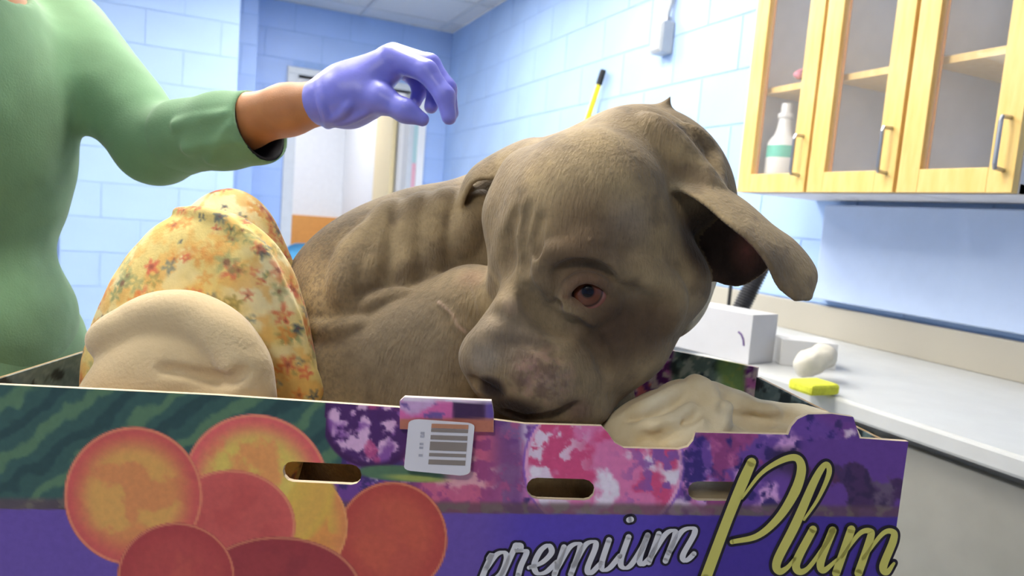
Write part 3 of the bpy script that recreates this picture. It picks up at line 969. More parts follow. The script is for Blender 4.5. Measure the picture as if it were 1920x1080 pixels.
MB().prism([T(x, d, TZ + 0.002) for x, d in ((-0.44, 0.592), (0.35, 0.616), (0.315, 0.885), (0.2, 0.962), (0.0, 0.996), (-0.44, 0.98))], (0, 0, 0.005)).build('bottom_panel', card_m, box)

# folded cardboard tab hooked over the rim
th = 0.006
tabp = [fpx(*p) for p in ((752, 748), (760, 741), (922, 748), (926, 770), (926, 806), (752, 800))]
def solid_tab(name, poly, off, th, paint, parent, step=0.002, edge=(232, 214, 206)):
    return panel_cdt([tuple(p) for p in poly], [], step, lambda x, z, o: fw(x, z, off + o), th, paint, name, parent, 0.0, edge_col=edge)
def paint_tab(px, py):
    q = np.stack([px / 40, py / 40, px * 0 + 4], 1); n1 = fbm(q, 3); n2 = fbm(q * 2 + 3, 3)
    c = np.broadcast_to(np.array((214, 170, 210.)), (len(px), 3)).copy()
    c = cmix(c, (224, 110, 170), sstep(0.46, 0.56, n1)); c = cmix(c, (122, 92, 160), sstep(0.55, 0.63, n2))
    c = cmix(c, (70, 42, 80), sstep(846, 852, px) * (1 - sstep(905, 922, px)) * sstep(752, 756, py))
    c = cmix(c, (110, 84, 160), sstep(905, 918, px))
    c = cmix(c, (244, 226, 238), 1 - sstep(751, 756, py + 0.03 * (840 - px)))
    c = cmix(c, (196, 120, 96), sstep(782, 788, py))
    return c
solid_tab('tuck_tab', tabp, 0.0068, th, paint_tab, front)

# barcode sticker
stk = tag(empty('barcode_sticker', fp(832, 832, 0.009)), 'white barcode sticker on the front of the fruit box', 'sticker')
sheet = []
for cx, cy, a0 in ((872, 794, 270), (864, 876, 0), (780, 868, 90), (788, 788, 180)):
    for i in range(5):
        a = math.radians(a0 + 90 * i / 4); sheet.append(fp(cx + 10 * math.cos(a) * 1.9, cy + 8 * math.sin(a), 0.0095))
MB().prism(sheet, -0.0003 * F0).build('label_sheet', mat('white label paper', (232, 226, 228), rough=0.6, noise=0.02), stk)
bar_m = mat('grey barcode ink', (146, 132, 122), rough=0.7, noise=0.05)
def bar(x0, x1, y0, y1, m, name):
    sk = lambda x, y: fp(x - 0.085 * (y - 790), y + 0.035 * (x - 845), 0.0102)
    MB().prism([sk(x0, y0), sk(x1, y0), sk(x1, y1), sk(x0, y1)], -0.0002 * F0).build(name, m, stk)
for y0, y1, m in ((789, 797, mat('orange barcode ink', (196, 136, 104), rough=0.7)), (798, 804, bar_m), (810, 818, bar_m), (822, 838, bar_m), (843, 849, bar_m), (855, 864, bar_m)):
    bar(812, 880, y0, y1, m, 'barcode_bar')
for k, y in enumerate((805, 811, 818, 825, 832, 839, 846)):
    if k not in (2, 5): bar(793, 800, y, y + 4, mat('faint grey ink', (176, 172, 180), rough=0.7), 'digit')

# lettering: brush strokes as thin ink ribbons
def spline(pts, n=14):
    p = np.array(pts, float); p = np.vstack([2 * p[0] - p[1], p, 2 * p[-1] - p[-2]]); out = []
    for i in range(1, len(p) - 2):
        for t in np.linspace(0, 1, n, endpoint=False):
            a, b, c, d = p[i - 1:i + 3]
            out.append(0.5 * (2 * b + (c - a) * t + (2 * a - 5 * b + 4 * c - d) * t ** 2 + (3 * b - a - 3 * c + d) * t ** 3))
    out.append(p[-2]); return np.array(out)
def ribbon(mb, pts, w, off):
    """pts in photo pixels, w: width(s) in pixels"""
    s_ = spline(pts); n = len(s_); brush = np.ndim(w) == 0
    ww = np.interp(np.linspace(0, 1, n), np.linspace(0, 1, len(np.atleast_1d(w))), np.atleast_1d(w)) / 2
    t = np.gradient(s_, axis=0); t /= np.linalg.norm(t, axis=1)[:, None] + 1e-9; nn = np.stack([-t[:, 1], t[:, 0]], 1)
    if brush:                       # broad down strokes, thin joins
        ww = ww * (0.62 + 0.5 * np.clip(np.abs(t[:, 1]) * 1.1 - 0.1, 0, 1)) if w < 12 else ww - 4.0 + 4.0 * np.clip(np.abs(t[:, 1]), 0, 1)
    a = s_ + nn * ww[:, None]; b = s_ - nn * ww[:, None]
    V = [fp(x, y, off) for x, y in a] + [fp(x, y, off) for x, y in b]
    mb.add(V, [(i, i + 1, n + i + 1, n + i) for i in range(n - 1)])
    for e, r in ((0, ww[0]), (n - 1, ww[-1])):
        ring = [fp(s_[e, 0] + r * math.cos(k * math.pi / 6), s_[e, 1] + r * math.sin(k * math.pi / 6), off) for k in range(12)]
        mb.add(ring, [tuple(range(12))])
C6 = lambda L: [(960 + x / 3, 720 + y / 3) for x, y in L]
small = {
 'p': [[(-130, 980), (-115, 960), (-150, 1040), (-185, 1130)], [(-145, 1035), (-90, 960), (-45, 945), (-30, 980), (-60, 1060), (-120, 1110)]],
 'r': [[(-60, 1085), (10, 930), (25, 900), (48, 905), (45, 930), (22, 935), (60, 935), (82, 945), (50, 1020), (35, 1075)]],
 'e': [[(95, 1030), (170, 1000), (222, 945), (205, 905), (160, 935), (125, 1010), (140, 1060), (190, 1055), (250, 1000)]],
 'm': [[(292, 915), (270, 980), (238, 1070)], [(255, 1030), (320, 920), (372, 895), (380, 930), (330, 1068)], [(345, 1020), (410, 905), (462, 885), (468, 920), (425, 1030), (440, 1062), (500, 1005)],],
 'i': [[(545, 875), (505, 1000), (512, 1042), (550, 1030), (605, 965)]],
 'u': [[(655, 858), (612, 985), (622, 1028), (665, 1018), (730, 920), (762, 848)], [(762, 848), (718, 975), (732, 1012), (785, 965)]],
 'm ': [[(825, 840), (800, 910), (768, 1000)], [(785, 960), (860, 845), (908, 822), (914, 856), (862, 992)], [(880, 945), (950, 830), (1012, 808), (1024, 840), (962, 955), (968, 990), (992, 982), (1022, 952)]],
}
big = {
 'P': [([(1345, 438), (1300, 540), (1210, 760), (1085, 1095)], [52, 60, 56, 60]), ([(1290, 640), (1400, 500), (1520, 425), (1600, 415), (1625, 480), (1590, 600), (1500, 745), (1380, 850), (1235, 885)], [14, 22, 34, 40, 52, 56, 44, 34, 26])],
 'l': [([(1640, 760), (1720, 640), (1780, 500), (1760, 450), (1700, 540), (1590, 790), (1490, 990), (1500, 1050), (1545, 1030), (1590, 975)], [14, 20, 30, 30, 44, 54, 50, 40, 26, 16])],
 'u': [([(1690, 815), (1600, 990), (1610, 1050), (1665, 1030), (1760, 900), (1800, 820)], [44, 48, 40, 26, 24, 40]), ([(1800, 820), (1735, 990), (1750, 1045), (1830, 980)], [44, 46, 34, 16])],
 'm': [([(1905, 815), (1820, 1060)], [46, 46]), ([(1850, 970), (1950, 840), (2010, 825), (2010, 870), (1945, 1060)], [18, 26, 34, 44, 46]), ([(1970, 980), (2080, 840), (2140, 830), (2140, 880), (2085, 1020), (2105, 1055), (2145, 1005)], [18, 26, 34, 44, 46, 34, 16])],
}
ink_k = mat('black printing ink', (34, 24, 40), rough=0.5)
ink_w = mat('white printing ink', (226, 222, 222), rough=0.5, noise=0.05)
ink_y = mat('yellow green printing ink', (216, 206, 104), rough=0.5, noise=0.05)
for ch_, L in small.items():
    g = MB(); h = MB()
    for s_ in L: ribbon(g, C6(s_), 21, 0.0004); ribbon(h, C6(s_), 10.0, 0.0010)
    if ch_ == 'i': ribbon(g, [(1178, 974), (1184, 973)], 27, 0.0004); ribbon(h, [(1179, 974), (1183, 973)], 17, 0.0010)
    o = g.build('letter_outline', ink_k, front); h.build('letter', ink_w, front)
for ch_, L in big.items():
    g = MB(); h = MB()
    for s_, w in L:
        ribbon(g, C6(s_), [x / 3 + 11 for x in w], 0.0006); ribbon(h, C6(s_), [x / 3 for x in w], 0.0012)
    g.build('letter_outline', ink_k, front); h.build('letter', ink_y, front)
# ================================================================== BEDDING IN THE BOX
def rpx(n, d): return n * d / FPX
def field_obj(name, fld, h, m, label=None, cat=None, parent=None, disp=None, it=2):
    v, f = fld.mesh(h, disp=disp); v = relax(v, f, it, 0.5)
    o = mesh_obj(name, v, f, m, parent, smooth=True)
    if label: tag(o, label, cat)
    return o, v
CAX = np.stack([RT, UP, FW])        # camera-aligned axes
def pell(fd, px, py, d, rx, ry, rd, k=0.02, op=1, rot=0.0):
    """ellipsoid at a photo position; rx, ry in photo pixels, rd in metres"""
    a = math.radians(rot); A = np.stack([math.cos(a) * RT + math.sin(a) * UP, -math.sin(a) * RT + math.cos(a) * UP, FW])
    fd.ell(P(px, py, d), (rpx(rx, d), rpx(ry, d), rd), A, k, op)
def wsurf(fd, px, py, off=0.0, d0=0.5, d1=1.2):
    t = np.arange(d0, d1, 0.0015); ray = P(px, py, 1.0) - CAM
    v = fd.eval(CAM + t[:, None] * ray); i = int(np.argmax(v < 0)) if (v < 0).any() else int(np.argmin(v))
    return CAM + (t[i] + off) * ray
def wrinkle(amp, sc, seed=0.0):
    def fn(p):
        a = np.abs(fbm(p * sc + seed, 3) - 0.5); b = np.abs(fbm(p * sc * [1.0, 1.7, 0.8] + seed + 13, 2) - 0.5)
        return amp * (np.minimum(a, 0.10) * 8 + np.minimum(b, 0.10) * 5 - 0.9)
    return fn
def wdisp(amp, sc, seed=0.0, oct=3): return lambda p: amp * (fbm(p * sc + seed, oct) - 0.5) * 2

# floral cushion, two puffed lobes joined at a seam
cu = Field()
pell(cu, 375, 735, 0.735, 217, 345, 0.060, k=0.02, rot=-4)
pell(cu, 418, 665, 0.840, 146, 310, 0.060, k=0.012, rot=-3)
seam = [wsurf(cu, x, y, -0.001) for x, y in spline([(330, 396), (402, 405), (470, 452), (528, 535), (562, 620), (582, 700), (590, 745)], 8)]
cu.chain(seam, 0.0045, k=0.006)
def cushion_paint(v):
    rg = np.random.RandomState(5)
    n1 = fbm(v * 60 + 3, 4); n2 = fbm(v * 18 + 21, 3); n3 = fbm(v * 140 + 41, 3)
    c = np.broadcast_to(np.array((232, 206, 126.)), v.shape).copy()
    c = cmix(c, (242, 226, 172), sstep(0.45, 0.62, n2)); c = cmix(c, (232, 172, 84), sstep(0.5, 0.62, n1) * 0.55)
    cols = [(226, 128, 58), (206, 84, 62), (228, 150, 70), (110, 124, 120), (150, 156, 104), (72, 84, 96), (168, 150, 84), (222, 108, 76)]
    pts = v[rg.choice(len(v), 1100, replace=False)]
    for i, p in enumerate(pts):
        r = rg.uniform(0.004, 0.015); k = cols[rg.randint(len(cols))]
        if k[2] > 95 and k[0] < 120: r *= 0.6
        q = v - p; near = np.flatnonzero((np.abs(q) < r * 1.6).all(1))
        if not len(near): continue
        qq = q[near]; an = np.arctan2(qq @ UP, qq @ RT + 0.3 * (qq @ FW)); d = np.linalg.norm(qq, axis=1)
        rr = r * (0.75 + 0.35 * np.cos(5 * an + i) + 0.7 * (n3[near] - 0.5))
        t = (1 - sstep(0.6, 1.1, d / np.maximum(rr, 1e-4))) * rg.uniform(0.45, 0.85)
        c[near] = cmix(c[near], k, t)
        t = (1 - sstep(0.15, 0.35, d / r)) * 0.6
        c[near] = cmix(c[near], (238, 208, 120) if i % 2 else (120, 60, 50), t)
    return c
keep_in_box(cu)
fl_m = paint_mat('printed floral cotton', rough=0.8, vary=0.06, vscale=120, bump=0.2, bscale=300, sheen=0.1)
o, v = field_obj('cushion', cu, 0.003, fl_m, 'yellow floral cushion with orange and blue flowers stuffed beside the dog', 'cushion', disp=wdisp(0.004, 16))
set_paint(o.data, lina(cushion_paint(v)))

# folded beige blanket with a piped edge in the corner of the box
bl = Field()
pell(bl, 300, 800, 0.660, 165, 195, 0.034, k=0.02, rot=-28)
rolled = [P(x, y, d) for x, y, d in ((190, 640, .672), (270, 598, .668), (340, 588, .664), (400, 606, .658), (442, 646, .652), (468, 700, .648), (474, 760, .648), (472, 830, .652))]
bl.chain([p for p in spline(rolled, 6)], 0.0105, k=0.02)
pell(bl, 400, 790, 0.652, 82, 82, 0.024, k=0.012, rot=-20)
cr = [wsurf(bl, x, y, 0.0) for x, y in spline([(300, 690), (360, 700), (400, 708), (432, 712), (458, 692)], 8)]
bl.chain(cr, [0.003] + [0.0045] * (len(cr) - 2) + [0.002], k=0.004, op=-1)
keep_in_box(bl)
field_obj('blanket', bl, 0.0028, mat('beige fleece', (206, 182, 140), rough=0.95, noise=0.07, nscale=25, bump=0.3, bscale=260, sheen=0.3),
          'folded beige fleece blanket with piped edge in the box corner', 'blanket', disp=wrinkle(0.0022, 8, 5))

# cream cloth bulging through the notch on the right
cl = Field()
pell(cl, 1240, 822, 0.684, 78, 72, 0.048, k=0.03, rot=8)
pell(cl, 1295, 812, 0.700, 90, 90, 0.06, k=0.03)
pell(cl, 1195, 832, 0.676, 58, 46, 0.040, k=0.03)
pell(cl, 1262, 836, 0.672, 48, 50, 0.036, k=0.03)
cl.chain([P(1330, 810, 0.69), P(1420, 830, 0.69), P(1500, 835, 0.70), P(1590, 850, 0.70)], [0.040, 0.036, 0.034, 0.03], k=0.03)
cl.cap(P(1250, 900, 0.72), P(1560, 930, 0.72), 0.06, 0.06, k=0.03)
cl.cap(P(1250, 1000, 0.74), P(1560, 1030, 0.74), 0.07, 0.07, k=0.03)
cl.cap(P(1160, 808, 0.672), P(1270, 762, 0.69), 0.010, 0.018, k=0.02)
fold = [wsurf(cl, x, y, 0.003) for x, y in spline([(1300, 715), (1330, 745), (1345, 780), (1330, 800)], 8)]
cl.chain(fold, 0.006, k=0.012)
fold = [wsurf(cl, x, y, 0.0) for x, y in spline([(1370, 752), (1390, 775), (1430, 785)], 8)]
cl.chain(fold, 0.005, k=0.012, op=-1)
for pts, r_, op_ in (([(1172, 790), (1225, 772), (1285, 740)], 0.0045, -1), ([(1190, 822), (1250, 806), (1305, 775)], 0.0045, -1), ([(1322, 738), (1340, 775), (1338, 805)], 0.005, -1),
                     ([(1400, 775), (1440, 785), (1490, 780)], 0.0045, -1), ([(1180, 778), (1230, 758), (1280, 728)], 0.005, 1), ([(1350, 765), (1400, 762), (1460, 770)], 0.005, 1), ([(1210, 800), (1255, 790), (1300, 760)], 0.005, 1)):
    q = [wsurf(cl, x, y, 0.0015 if op_ > 0 else -0.001) for x, y in spline(pts, 7)]
    cl.chain(q, r_ * (0.3 + 0.7 * np.sin(np.linspace(0.05, 0.95, len(q)) * math.pi)), k=0.007, op=op_)
keep_in_box(cl)
cream = mat('cream flannel', (206, 180, 130), rough=0.95, col2=(240, 230, 200), nscale=11, bump=0.2, bscale=250, sheen=0.2)
field_obj('cloth', cl, 0.0028, cream, 'crumpled cream cloth bulging over the notch in the box rim', 'cloth', disp=wrinkle(0.0045, 11, 9))

# ------------------------------------------------------------------ things on the counter behind, right
def zpt(px, py, z):
    r = P(px, py, 1.0) - CAM; return CAM + r * (z - CAM[2]) / r[2]
KZ = 0.906
white_card = mat('white card', (206, 206, 210), rough=0.7, noise=0.02)
def stand_box(name, p0, p1, h, depth, m, label, cat):
    a, b = zpt(*p0, KZ), zpt(*p1, KZ); u = b - a; n = np.cross(u, [0, 0, 1.0]); n = n / np.linalg.norm(n)
    if n @ F0 < 0: n = -n
    e = tag(empty(name, (a + b) / 2), label, cat)
    up = np.array([0, 0, h])
    MB().prism([a, b, b + n * depth, a + n * depth], up).build('carton', m, e)
    mid = lambda s_, t_: a + u * s_ + n * depth * t_ + up
    MB().prism([mid(0, 0), mid(1, 0), mid(1, 0.49), mid(0, 0.49)], (0, 0, 0.002)).build('flap', m, e)
    MB().prism([mid(0, 0.51), mid(1, 0.51), mid(1, 1), mid(0, 1)], (0, 0, 0.002)).build('flap', m, e)
    return e, a, u, up, -n
e, a, u, up, n = stand_box('white_carton', (1228, 640), (1402, 683), 0.112, 0.10, white_card, 'white card box with a purple pen stroke behind the fruit box', 'box')
g = MB(); pts = [a + u * s_ + up * t_ + n * 0.001 for s_, t_ in ((0.88, 0.62), (0.91, 0.58), (0.935, 0.48), (0.945, 0.36))]
for i in range(3):
    g.tube([pts[i], pts[i + 1]], 0.0022, 6)
g.build('pen_mark', mat('purple marker', (96, 70, 130), rough=0.6), e)
stand_box('flat_carton', (1462, 684), (1566, 694), 0.058, 0.09, mat('white coated card', (210, 210, 210), rough=0.6, noise=0.02), 'low white carton to the right of the marked white box', 'box')
gl = Field()
for k, (x, y) in enumerate(((1508, 676), (1524, 668), (1540, 682))): gl.ell(zpt(x, 712, KZ) + np.array([0, 0, 0.03 + 0.012 * k]), 0.026, k=0.02)
field_obj('crumpled_tissue', gl, 0.004, mat('white tissue', (206, 202, 190), rough=0.9, noise=0.03), 'crumpled white tissue at the counter edge near the dog ear', 'tissue', disp=wdisp(0.006, 50))
sp = zpt(1530, 735, KZ)
tag(MB().box(sp - [0.045, 0.03, 0], sp + [0.03, 0.03, 0.022], bev=0.006).build('sponge', mat('yellow green sponge', (214, 218, 66), rough=0.9, noise=0.12, nscale=80, bump=0.5)), 'yellow-green sponge on the counter edge', 'sponge')

# black corrugated hose and thin black pole standing by the wall
ho = [P(1436, 466, 1.92), P(1424, 505, 1.9), P(1404, 548, 1.9), P(1384, 590, 1.9), P(1365, 640, 1.9)]
s_ = spline(ho, 40)
rs = 0.022 + 0.003 * np.sin(np.arange(len(s_)) * 1.4)
tag(MB().tube(s_, rs, 14).build('corrugated_hose', mat('black ribbed plastic', (46, 46, 50), rough=0.45), smooth=True), 'black corrugated hose hanging behind the dog ear', 'hose')
b0 = zpt(1362, 610, KZ)
st = tag(empty('drip_stand', b0), 'thin black pole on a round foot standing on the counter', 'stand')
MB().tube([b0 + [0, 0, 0.012], b0 + [0.0, 0.0, 0.26]], 0.006).build('pole', mat('black rubber', (28, 28, 30), rough=0.6), st)
MB().lathe([(0.05, 0), (0.05, 0.006), (0.012, 0.012), (0.008, 0.02)], b0).build('foot', mat('black rubber', (28, 28, 30), rough=0.6), st)
# ================================================================== THE DOG

DOG_H = 0.0018                      # surface resolution of the dog, metres
dog = Field()
Nn = np.array([-0.56, -0.795, -0.23]); Ll = np.array([-0.76, 0.385, 0.52])
Nn /= np.linalg.norm(Nn); Ll -= Nn * (Ll @ Nn); Ll /= np.linalg.norm(Ll); Ss = np.cross(Nn, Ll)
HO = cpt(1020, 505, 0.672)
HA = np.stack([Nn, Ll, Ss])
def H(n, l, s): return HO + 0.01 * (n * Nn + l * Ll + s * Ss)
def hell(n, l, s, rn, rl, rs, k=0.02, op=1, ax=None): dog.ell(H(n, l, s), (rn * .01, rl * .01, rs * .01), HA if ax is None else ax, k, op)
c = cpt
# --- trunk
dog.ell(c(690, 615, 0.86), (0.098, 0.118, 0.105), k=0.05)
dog.ell(c(660, 560, 0.90), (0.075, 0.075, 0.08), k=0.05)
dog.ell(c(785, 560, 0.905), (0.13, 0.137, 0.11), k=0.05)
dog.ell(c(905, 525, 0.93), (0.13, 0.127, 0.11), k=0.05)
dog.ell(c(1050, 450, 0.93), (0.13, 0.135, 0.10), k=0.05)
dog.ell(c(1195, 390, 0.885), (0.122, 0.128, 0.095), k=0.04)
dog.ell(c(1235, 510, 0.83), (0.063, 0.082, 0.075), k=0.04)
dog.ell(c(1060, 720, 0.87), (0.08, 0.12, 0.09), k=0.06)
dog.ell(c(820, 800, 0.86), (0.18, 0.13, 0.09), k=0.06)
dog.ell(c(880, 960, 0.86), (0.20, 0.12, 0.10), k=0.06)
# --- hind leg folded in front
dog.cap(c(672, 712, 0.815), c(884, 592, 0.775), 0.087, 0.0515, k=0.010)
dog.cap(c(720, 790, 0.80), c(880, 700, 0.77), 0.083, 0.052, k=0.03)
dog.chain([c(890, 592, 0.775), c(800, 860, 0.74), c(930, 1010, 0.70)], [0.046, 0.03, 0.024], k=0.03)
# --- forelegs inside the box
dog.chain([c(1080, 760, 0.82), c(1020, 1000, 0.76), c(1150, 1090, 0.70)], [0.045, 0.035, 0.028], k=0.03)
dog.chain([c(1110, 780, 0.84), c(1200, 1020, 0.78), c(1260, 1100, 0.72)], [0.045, 0.035, 0.028], k=0.03)
# --- neck to head
dog.cap(c(1190, 440, 0.86), H(-9, 0, -4), 0.095, 0.06, k=0.025)
# --- head
hell(-7.2, 0.3, 0.0, 8.6, 8.0, 7.0, k=0.02)         # cranium
dog.ell(c(1195, 318, 0.745), (0.072, 0.062, 0.055), k=0.03)   # rear of the skull
dog.cap(c(1180, 300, 0.735), c(1290, 365, 0.72), 0.045, 0.035, k=0.03)
hell(-2.5, 0.2, -0.9, 6.0, 5.8, 4.9, k=0.025)       # forehead
dog.ell(c(985, 372, 0.735), (0.034, 0.05, 0.04), k=0.03)
dog.cap(c(952, 408, 0.722), c(958, 482, 0.708), 0.018, 0.012, k=0.035)        # far brow and cheek bone
hell(-0.9, -4.0, 0.9, 2.8, 1.9, 1.5, k=0.02)        # near brow
for s_ in (-1, 1):
    hell(-5.5, 6.0 * s_, -4.6, 5.6, 3.6, 5.2, k=0.03)   # masseter
    hell(0.2, 4.6 * s_, -4.4, 4.0, 2.2, 3.0, k=0.025)   # cheek bone
dog.cap(c(1040, 612, 0.695), c(962, 690, 0.682), 0.051, 0.040, k=0.028)      # muzzle
dog.cap(c(992, 548, 0.664), c(918, 652, 0.658), 0.021, 0.023, k=0.022)      # bridge
dog.ell(c(905, 672, 0.662), (0.021, 0.019, 0.022), k=0.014)                  # nose end
dog.ell(c(925, 708, 0.668), (0.019, 0.019, 0.02), k=0.01)
dog.ell(c(985, 700, 0.654), (0.036, 0.030, 0.026), k=0.03)                  # whisker pad
dog.ell(c(1040, 712, 0.655), (0.036, 0.030, 0.026), k=0.03)                 # flew
dog.ell(c(1000, 748, 0.668), (0.036, 0.020, 0.03), k=0.01)
dog.cap(c(1088, 728, 0.690), c(1160, 635, 0.695), 0.032, 0.046, k=0.03)      # jowl
dog.cap(c(1160, 630, 0.695), c(1250, 530, 0.72), 0.043, 0.044, k=0.025)       # jaw angle
dog.ell(c(1092, 768, 0.675), (0.024, 0.015, 0.03), k=0.02)                  # chin
dog.cap(c(1040, 775, 0.70), c(1100, 700, 0.72), 0.028, 0.04, k=0.02)
# --- ears as folded sheets
def bez(a, b, cc, t): return (1 - t) ** 2 * a + 2 * t * (1 - t) * b + t * t * cc
def interp(P_, t):
    P_ = np.array(P_, float); u = np.linspace(0, 1, len(P_)); S_ = []
    return np.stack([np.interp(t, u, P_[:, i]) for i in range(P_.shape[1])], -1)
def smooth_curve(pts, n):
    q = spline(pts, 12); return interp(q, np.linspace(0, 1, n))
def curve3(pts, n):                 # pts rows (px, py, d)
    q = spline([c(*p) for p in pts], 12); return interp(q, np.linspace(0, 1, n))
nu, nv = 110, 76
Fr = curve3([(1272, 352, .668), (1318, 378, .640), (1362, 415, .622), (1408, 452, .612), (1440, 492, .608), (1462, 535, .610), (1492, 560, .612)], nu)
Bk = curve3([(1300, 318, .72), (1352, 322, .715), (1408, 350, .70), (1458, 400, .68), (1502, 440, .665), (1545, 500, .645), (1524, 556, .625)], nu)
Gr = curve3([(1300, 470, .735), (1340, 520, .725), (1385, 532, .712), (1425, 512, .70), (1462, 480, .685), (1500, 520, .655), (1510, 560, .622)], nu)
tv = np.linspace(0, 1, nv)
G = np.stack([bez(Fr, Bk * 1.0 + (Bk - 0.5 * (Fr + Gr)) * 0.35, Gr, t) for t in tv], 1)
dog.sheet(G, 0.0028, k=0.012)
Fe = curve3([(985, 318, .76), (935, 332, .795), (892, 338, .805), (872, 366, .81), (862, 404, .82)], 90)
Be = curve3([(1050, 262, .79), (985, 264, .83), (925, 298, .865), (888, 328, .86), (860, 398, .84)], 90)
Ge = np.stack([bez(Fe, (Fe + Be) / 2 + np.array([-0.006, 0.012, -0.012]), Be, t) for t in np.linspace(0, 1, 60)], 1)
dog.sheet(Ge, 0.0026, k=0.008)
dog_base = Field(); dog_base.pr = list(dog.pr)

def surf(px, py, off=0.0): return dog_base.surf(px, py, off=off)
def pline(pts, n=8): return [tuple(x) for x in spline(pts, n)]
def ridge(pts, r, sink=0.5, k=0.006, op=1, n=5):
    """raised fold (op=1) or crease (op=-1) laid on the surface along photo positions"""
    s_ = [surf(x, y) for x, y in pline(pts, n)]
    m = len(s_)
    rs = r * (0.35 + 0.65 * np.sin(np.linspace(0.0, 1, m) * math.pi) ** 0.6)
    q = [p * (1 + (rs[i] * sink) / np.linalg.norm(p)) if op == 1 else p * (1 - rs[i] * sink / np.linalg.norm(p)) for i, p in enumerate(s_)]
    dog.chain(q, rs, k=k, op=op)
# --- folds, ribs and facial features laid on the surface
for pts in ([(738, 385), (712, 440), (688, 530)], [(792, 372), (768, 430), (755, 530)], [(842, 362), (818, 420), (806, 515)], [(884, 405), (872, 435), (866, 468)], [(700, 430), (660, 490), (640, 560)]):
    ridge(pts, 0.013, sink=0.60, k=0.016)
ridge([(680, 578), (715, 563), (765, 550)], 0.007, sink=0.55, k=0.008)
ridge([(575, 612), (625, 622), (680, 606)], 0.007, sink=0.8, k=0.01)
ridge([(902, 368), (898, 395), (890, 440)], 0.012, sink=0.4, k=0.008)
dog.cap(c(1240, 212, 0.868), c(1257, 181, 0.866), 0.009, 0.0012, k=0.012)       # tuft on the neck
for pts in ([(1290, 240), (1330, 290), (1350, 350)], [(1250, 250), (1290, 310), (1310, 340)]):
    ridge(pts, 0.008, sink=0.75, k=0.01)
# scalp ridge running to the ear

ridge([(1215, 225), (1255, 270), (1290, 315), (1330, 345)], 0.010, sink=0.6, k=0.014)
# brow, forehead
dog.ell(surf(1108, 452, 0.004), (0.016, 0.008, 0.008), k=0.012)
dog.ell(surf(1108, 450, -0.0062), 0.0022, k=0.003)
ridge([(1030, 540), (1016, 508), (1030, 478), (1062, 470), (1100, 478), (1145, 494), (1175, 515)], 0.0075, sink=0.45, k=0.008, n=6)
ridge([(1045, 514), (1075, 500), (1112, 502), (1144, 518)], 0.0040, sink=0.55, k=0.008, op=-1)
for pts in ([(992, 385), (978, 440), (985, 510)], [(1014, 405), (1002, 445), (1010, 480)], [(966, 395), (952, 440), (952, 500)]):
    ridge(pts, 0.0036, sink=0.5, k=0.008, op=-1)
dog.ell(surf(946, 478, -0.003), (0.008, 0.018, 0.009), k=0.014, op=-1)              # hollow of the far eye
# near eye: socket and lids
eye_c = surf(1100, 546, 0.0222)
dog.ell(surf(1101, 545, 0.002), (0.0205, 0.0130, 0.016), np.array([[0.95, -0.25, 0.18], [0.25, 0.96, 0.1], [-0.2, -0.05, 0.97]]), k=0.006, op=-1)
up_l = [(1054, 562), (1064, 540), (1080, 525), (1102, 520), (1126, 528), (1148, 549)]
lo_l = [(1054, 562), (1072, 568), (1092, 573), (1114, 573), (1132, 565), (1148, 549)]
def lid(pts, r, off):
    q = [surf(x, y, off) for x, y in pline(pts, 4)]
    dog.chain(q, r, k=0.005)
lid(up_l, 0.0034, 0.0006); lid(lo_l, 0.0026, 0.0020)
ridge([(1052, 575), (1075, 590), (1105, 596), (1138, 584), (1158, 560)], 0.0055, sink=0.55, k=0.007)
ridge([(1050, 566), (1036, 580), (1030, 600)], 0.0035, sink=0.1, k=0.005, op=-1)
# muzzle
dog.ell(surf(962, 572, 0.006), (0.014, 0.009, 0.010), k=0.012)
dog.ell(surf(922, 628, 0.006), (0.012, 0.010, 0.010), k=0.012)
ridge([(985, 545), (1010, 585), (1050, 610), (1085, 615)], 0.005, sink=0.3, k=0.012, op=-1)
ridge([(960, 640), (1000, 645), (1035, 655), (1055, 680)], 0.003, sink=0.45, k=0.006, op=-1)
ridge([(1004, 690), (994, 715), (976, 740)], 0.0022, sink=0.5, k=0.004, op=-1)
ridge([(1082, 760), (1060, 774), (1030, 783), (985, 786), (945, 772)], 0.0050, sink=0.1, k=0.005, op=-1)   # mouth line
ridge([(884, 712), (905, 728), (940, 745)], 0.004, sink=0.3, k=0.006, op=-1)
ridge([(1100, 625), (1130, 660), (1140, 700)], 0.004, sink=0.4, k=0.01, op=-1)
ridge([(1180, 500), (1220, 520), (1255, 560), (1250, 610)], 0.010, sink=0.8, k=0.014)                     # cheek muscle
# old scars on the knee
ridge([(822, 566), (838, 580), (850, 592), (858, 610), (872, 622)], 0.0022, sink=0.5, k=0.002)
keep_in_box(dog, cam2w)
V, Fq = dog.mesh(DOG_H)
V = relax(V, Fq, 2, 0.5)
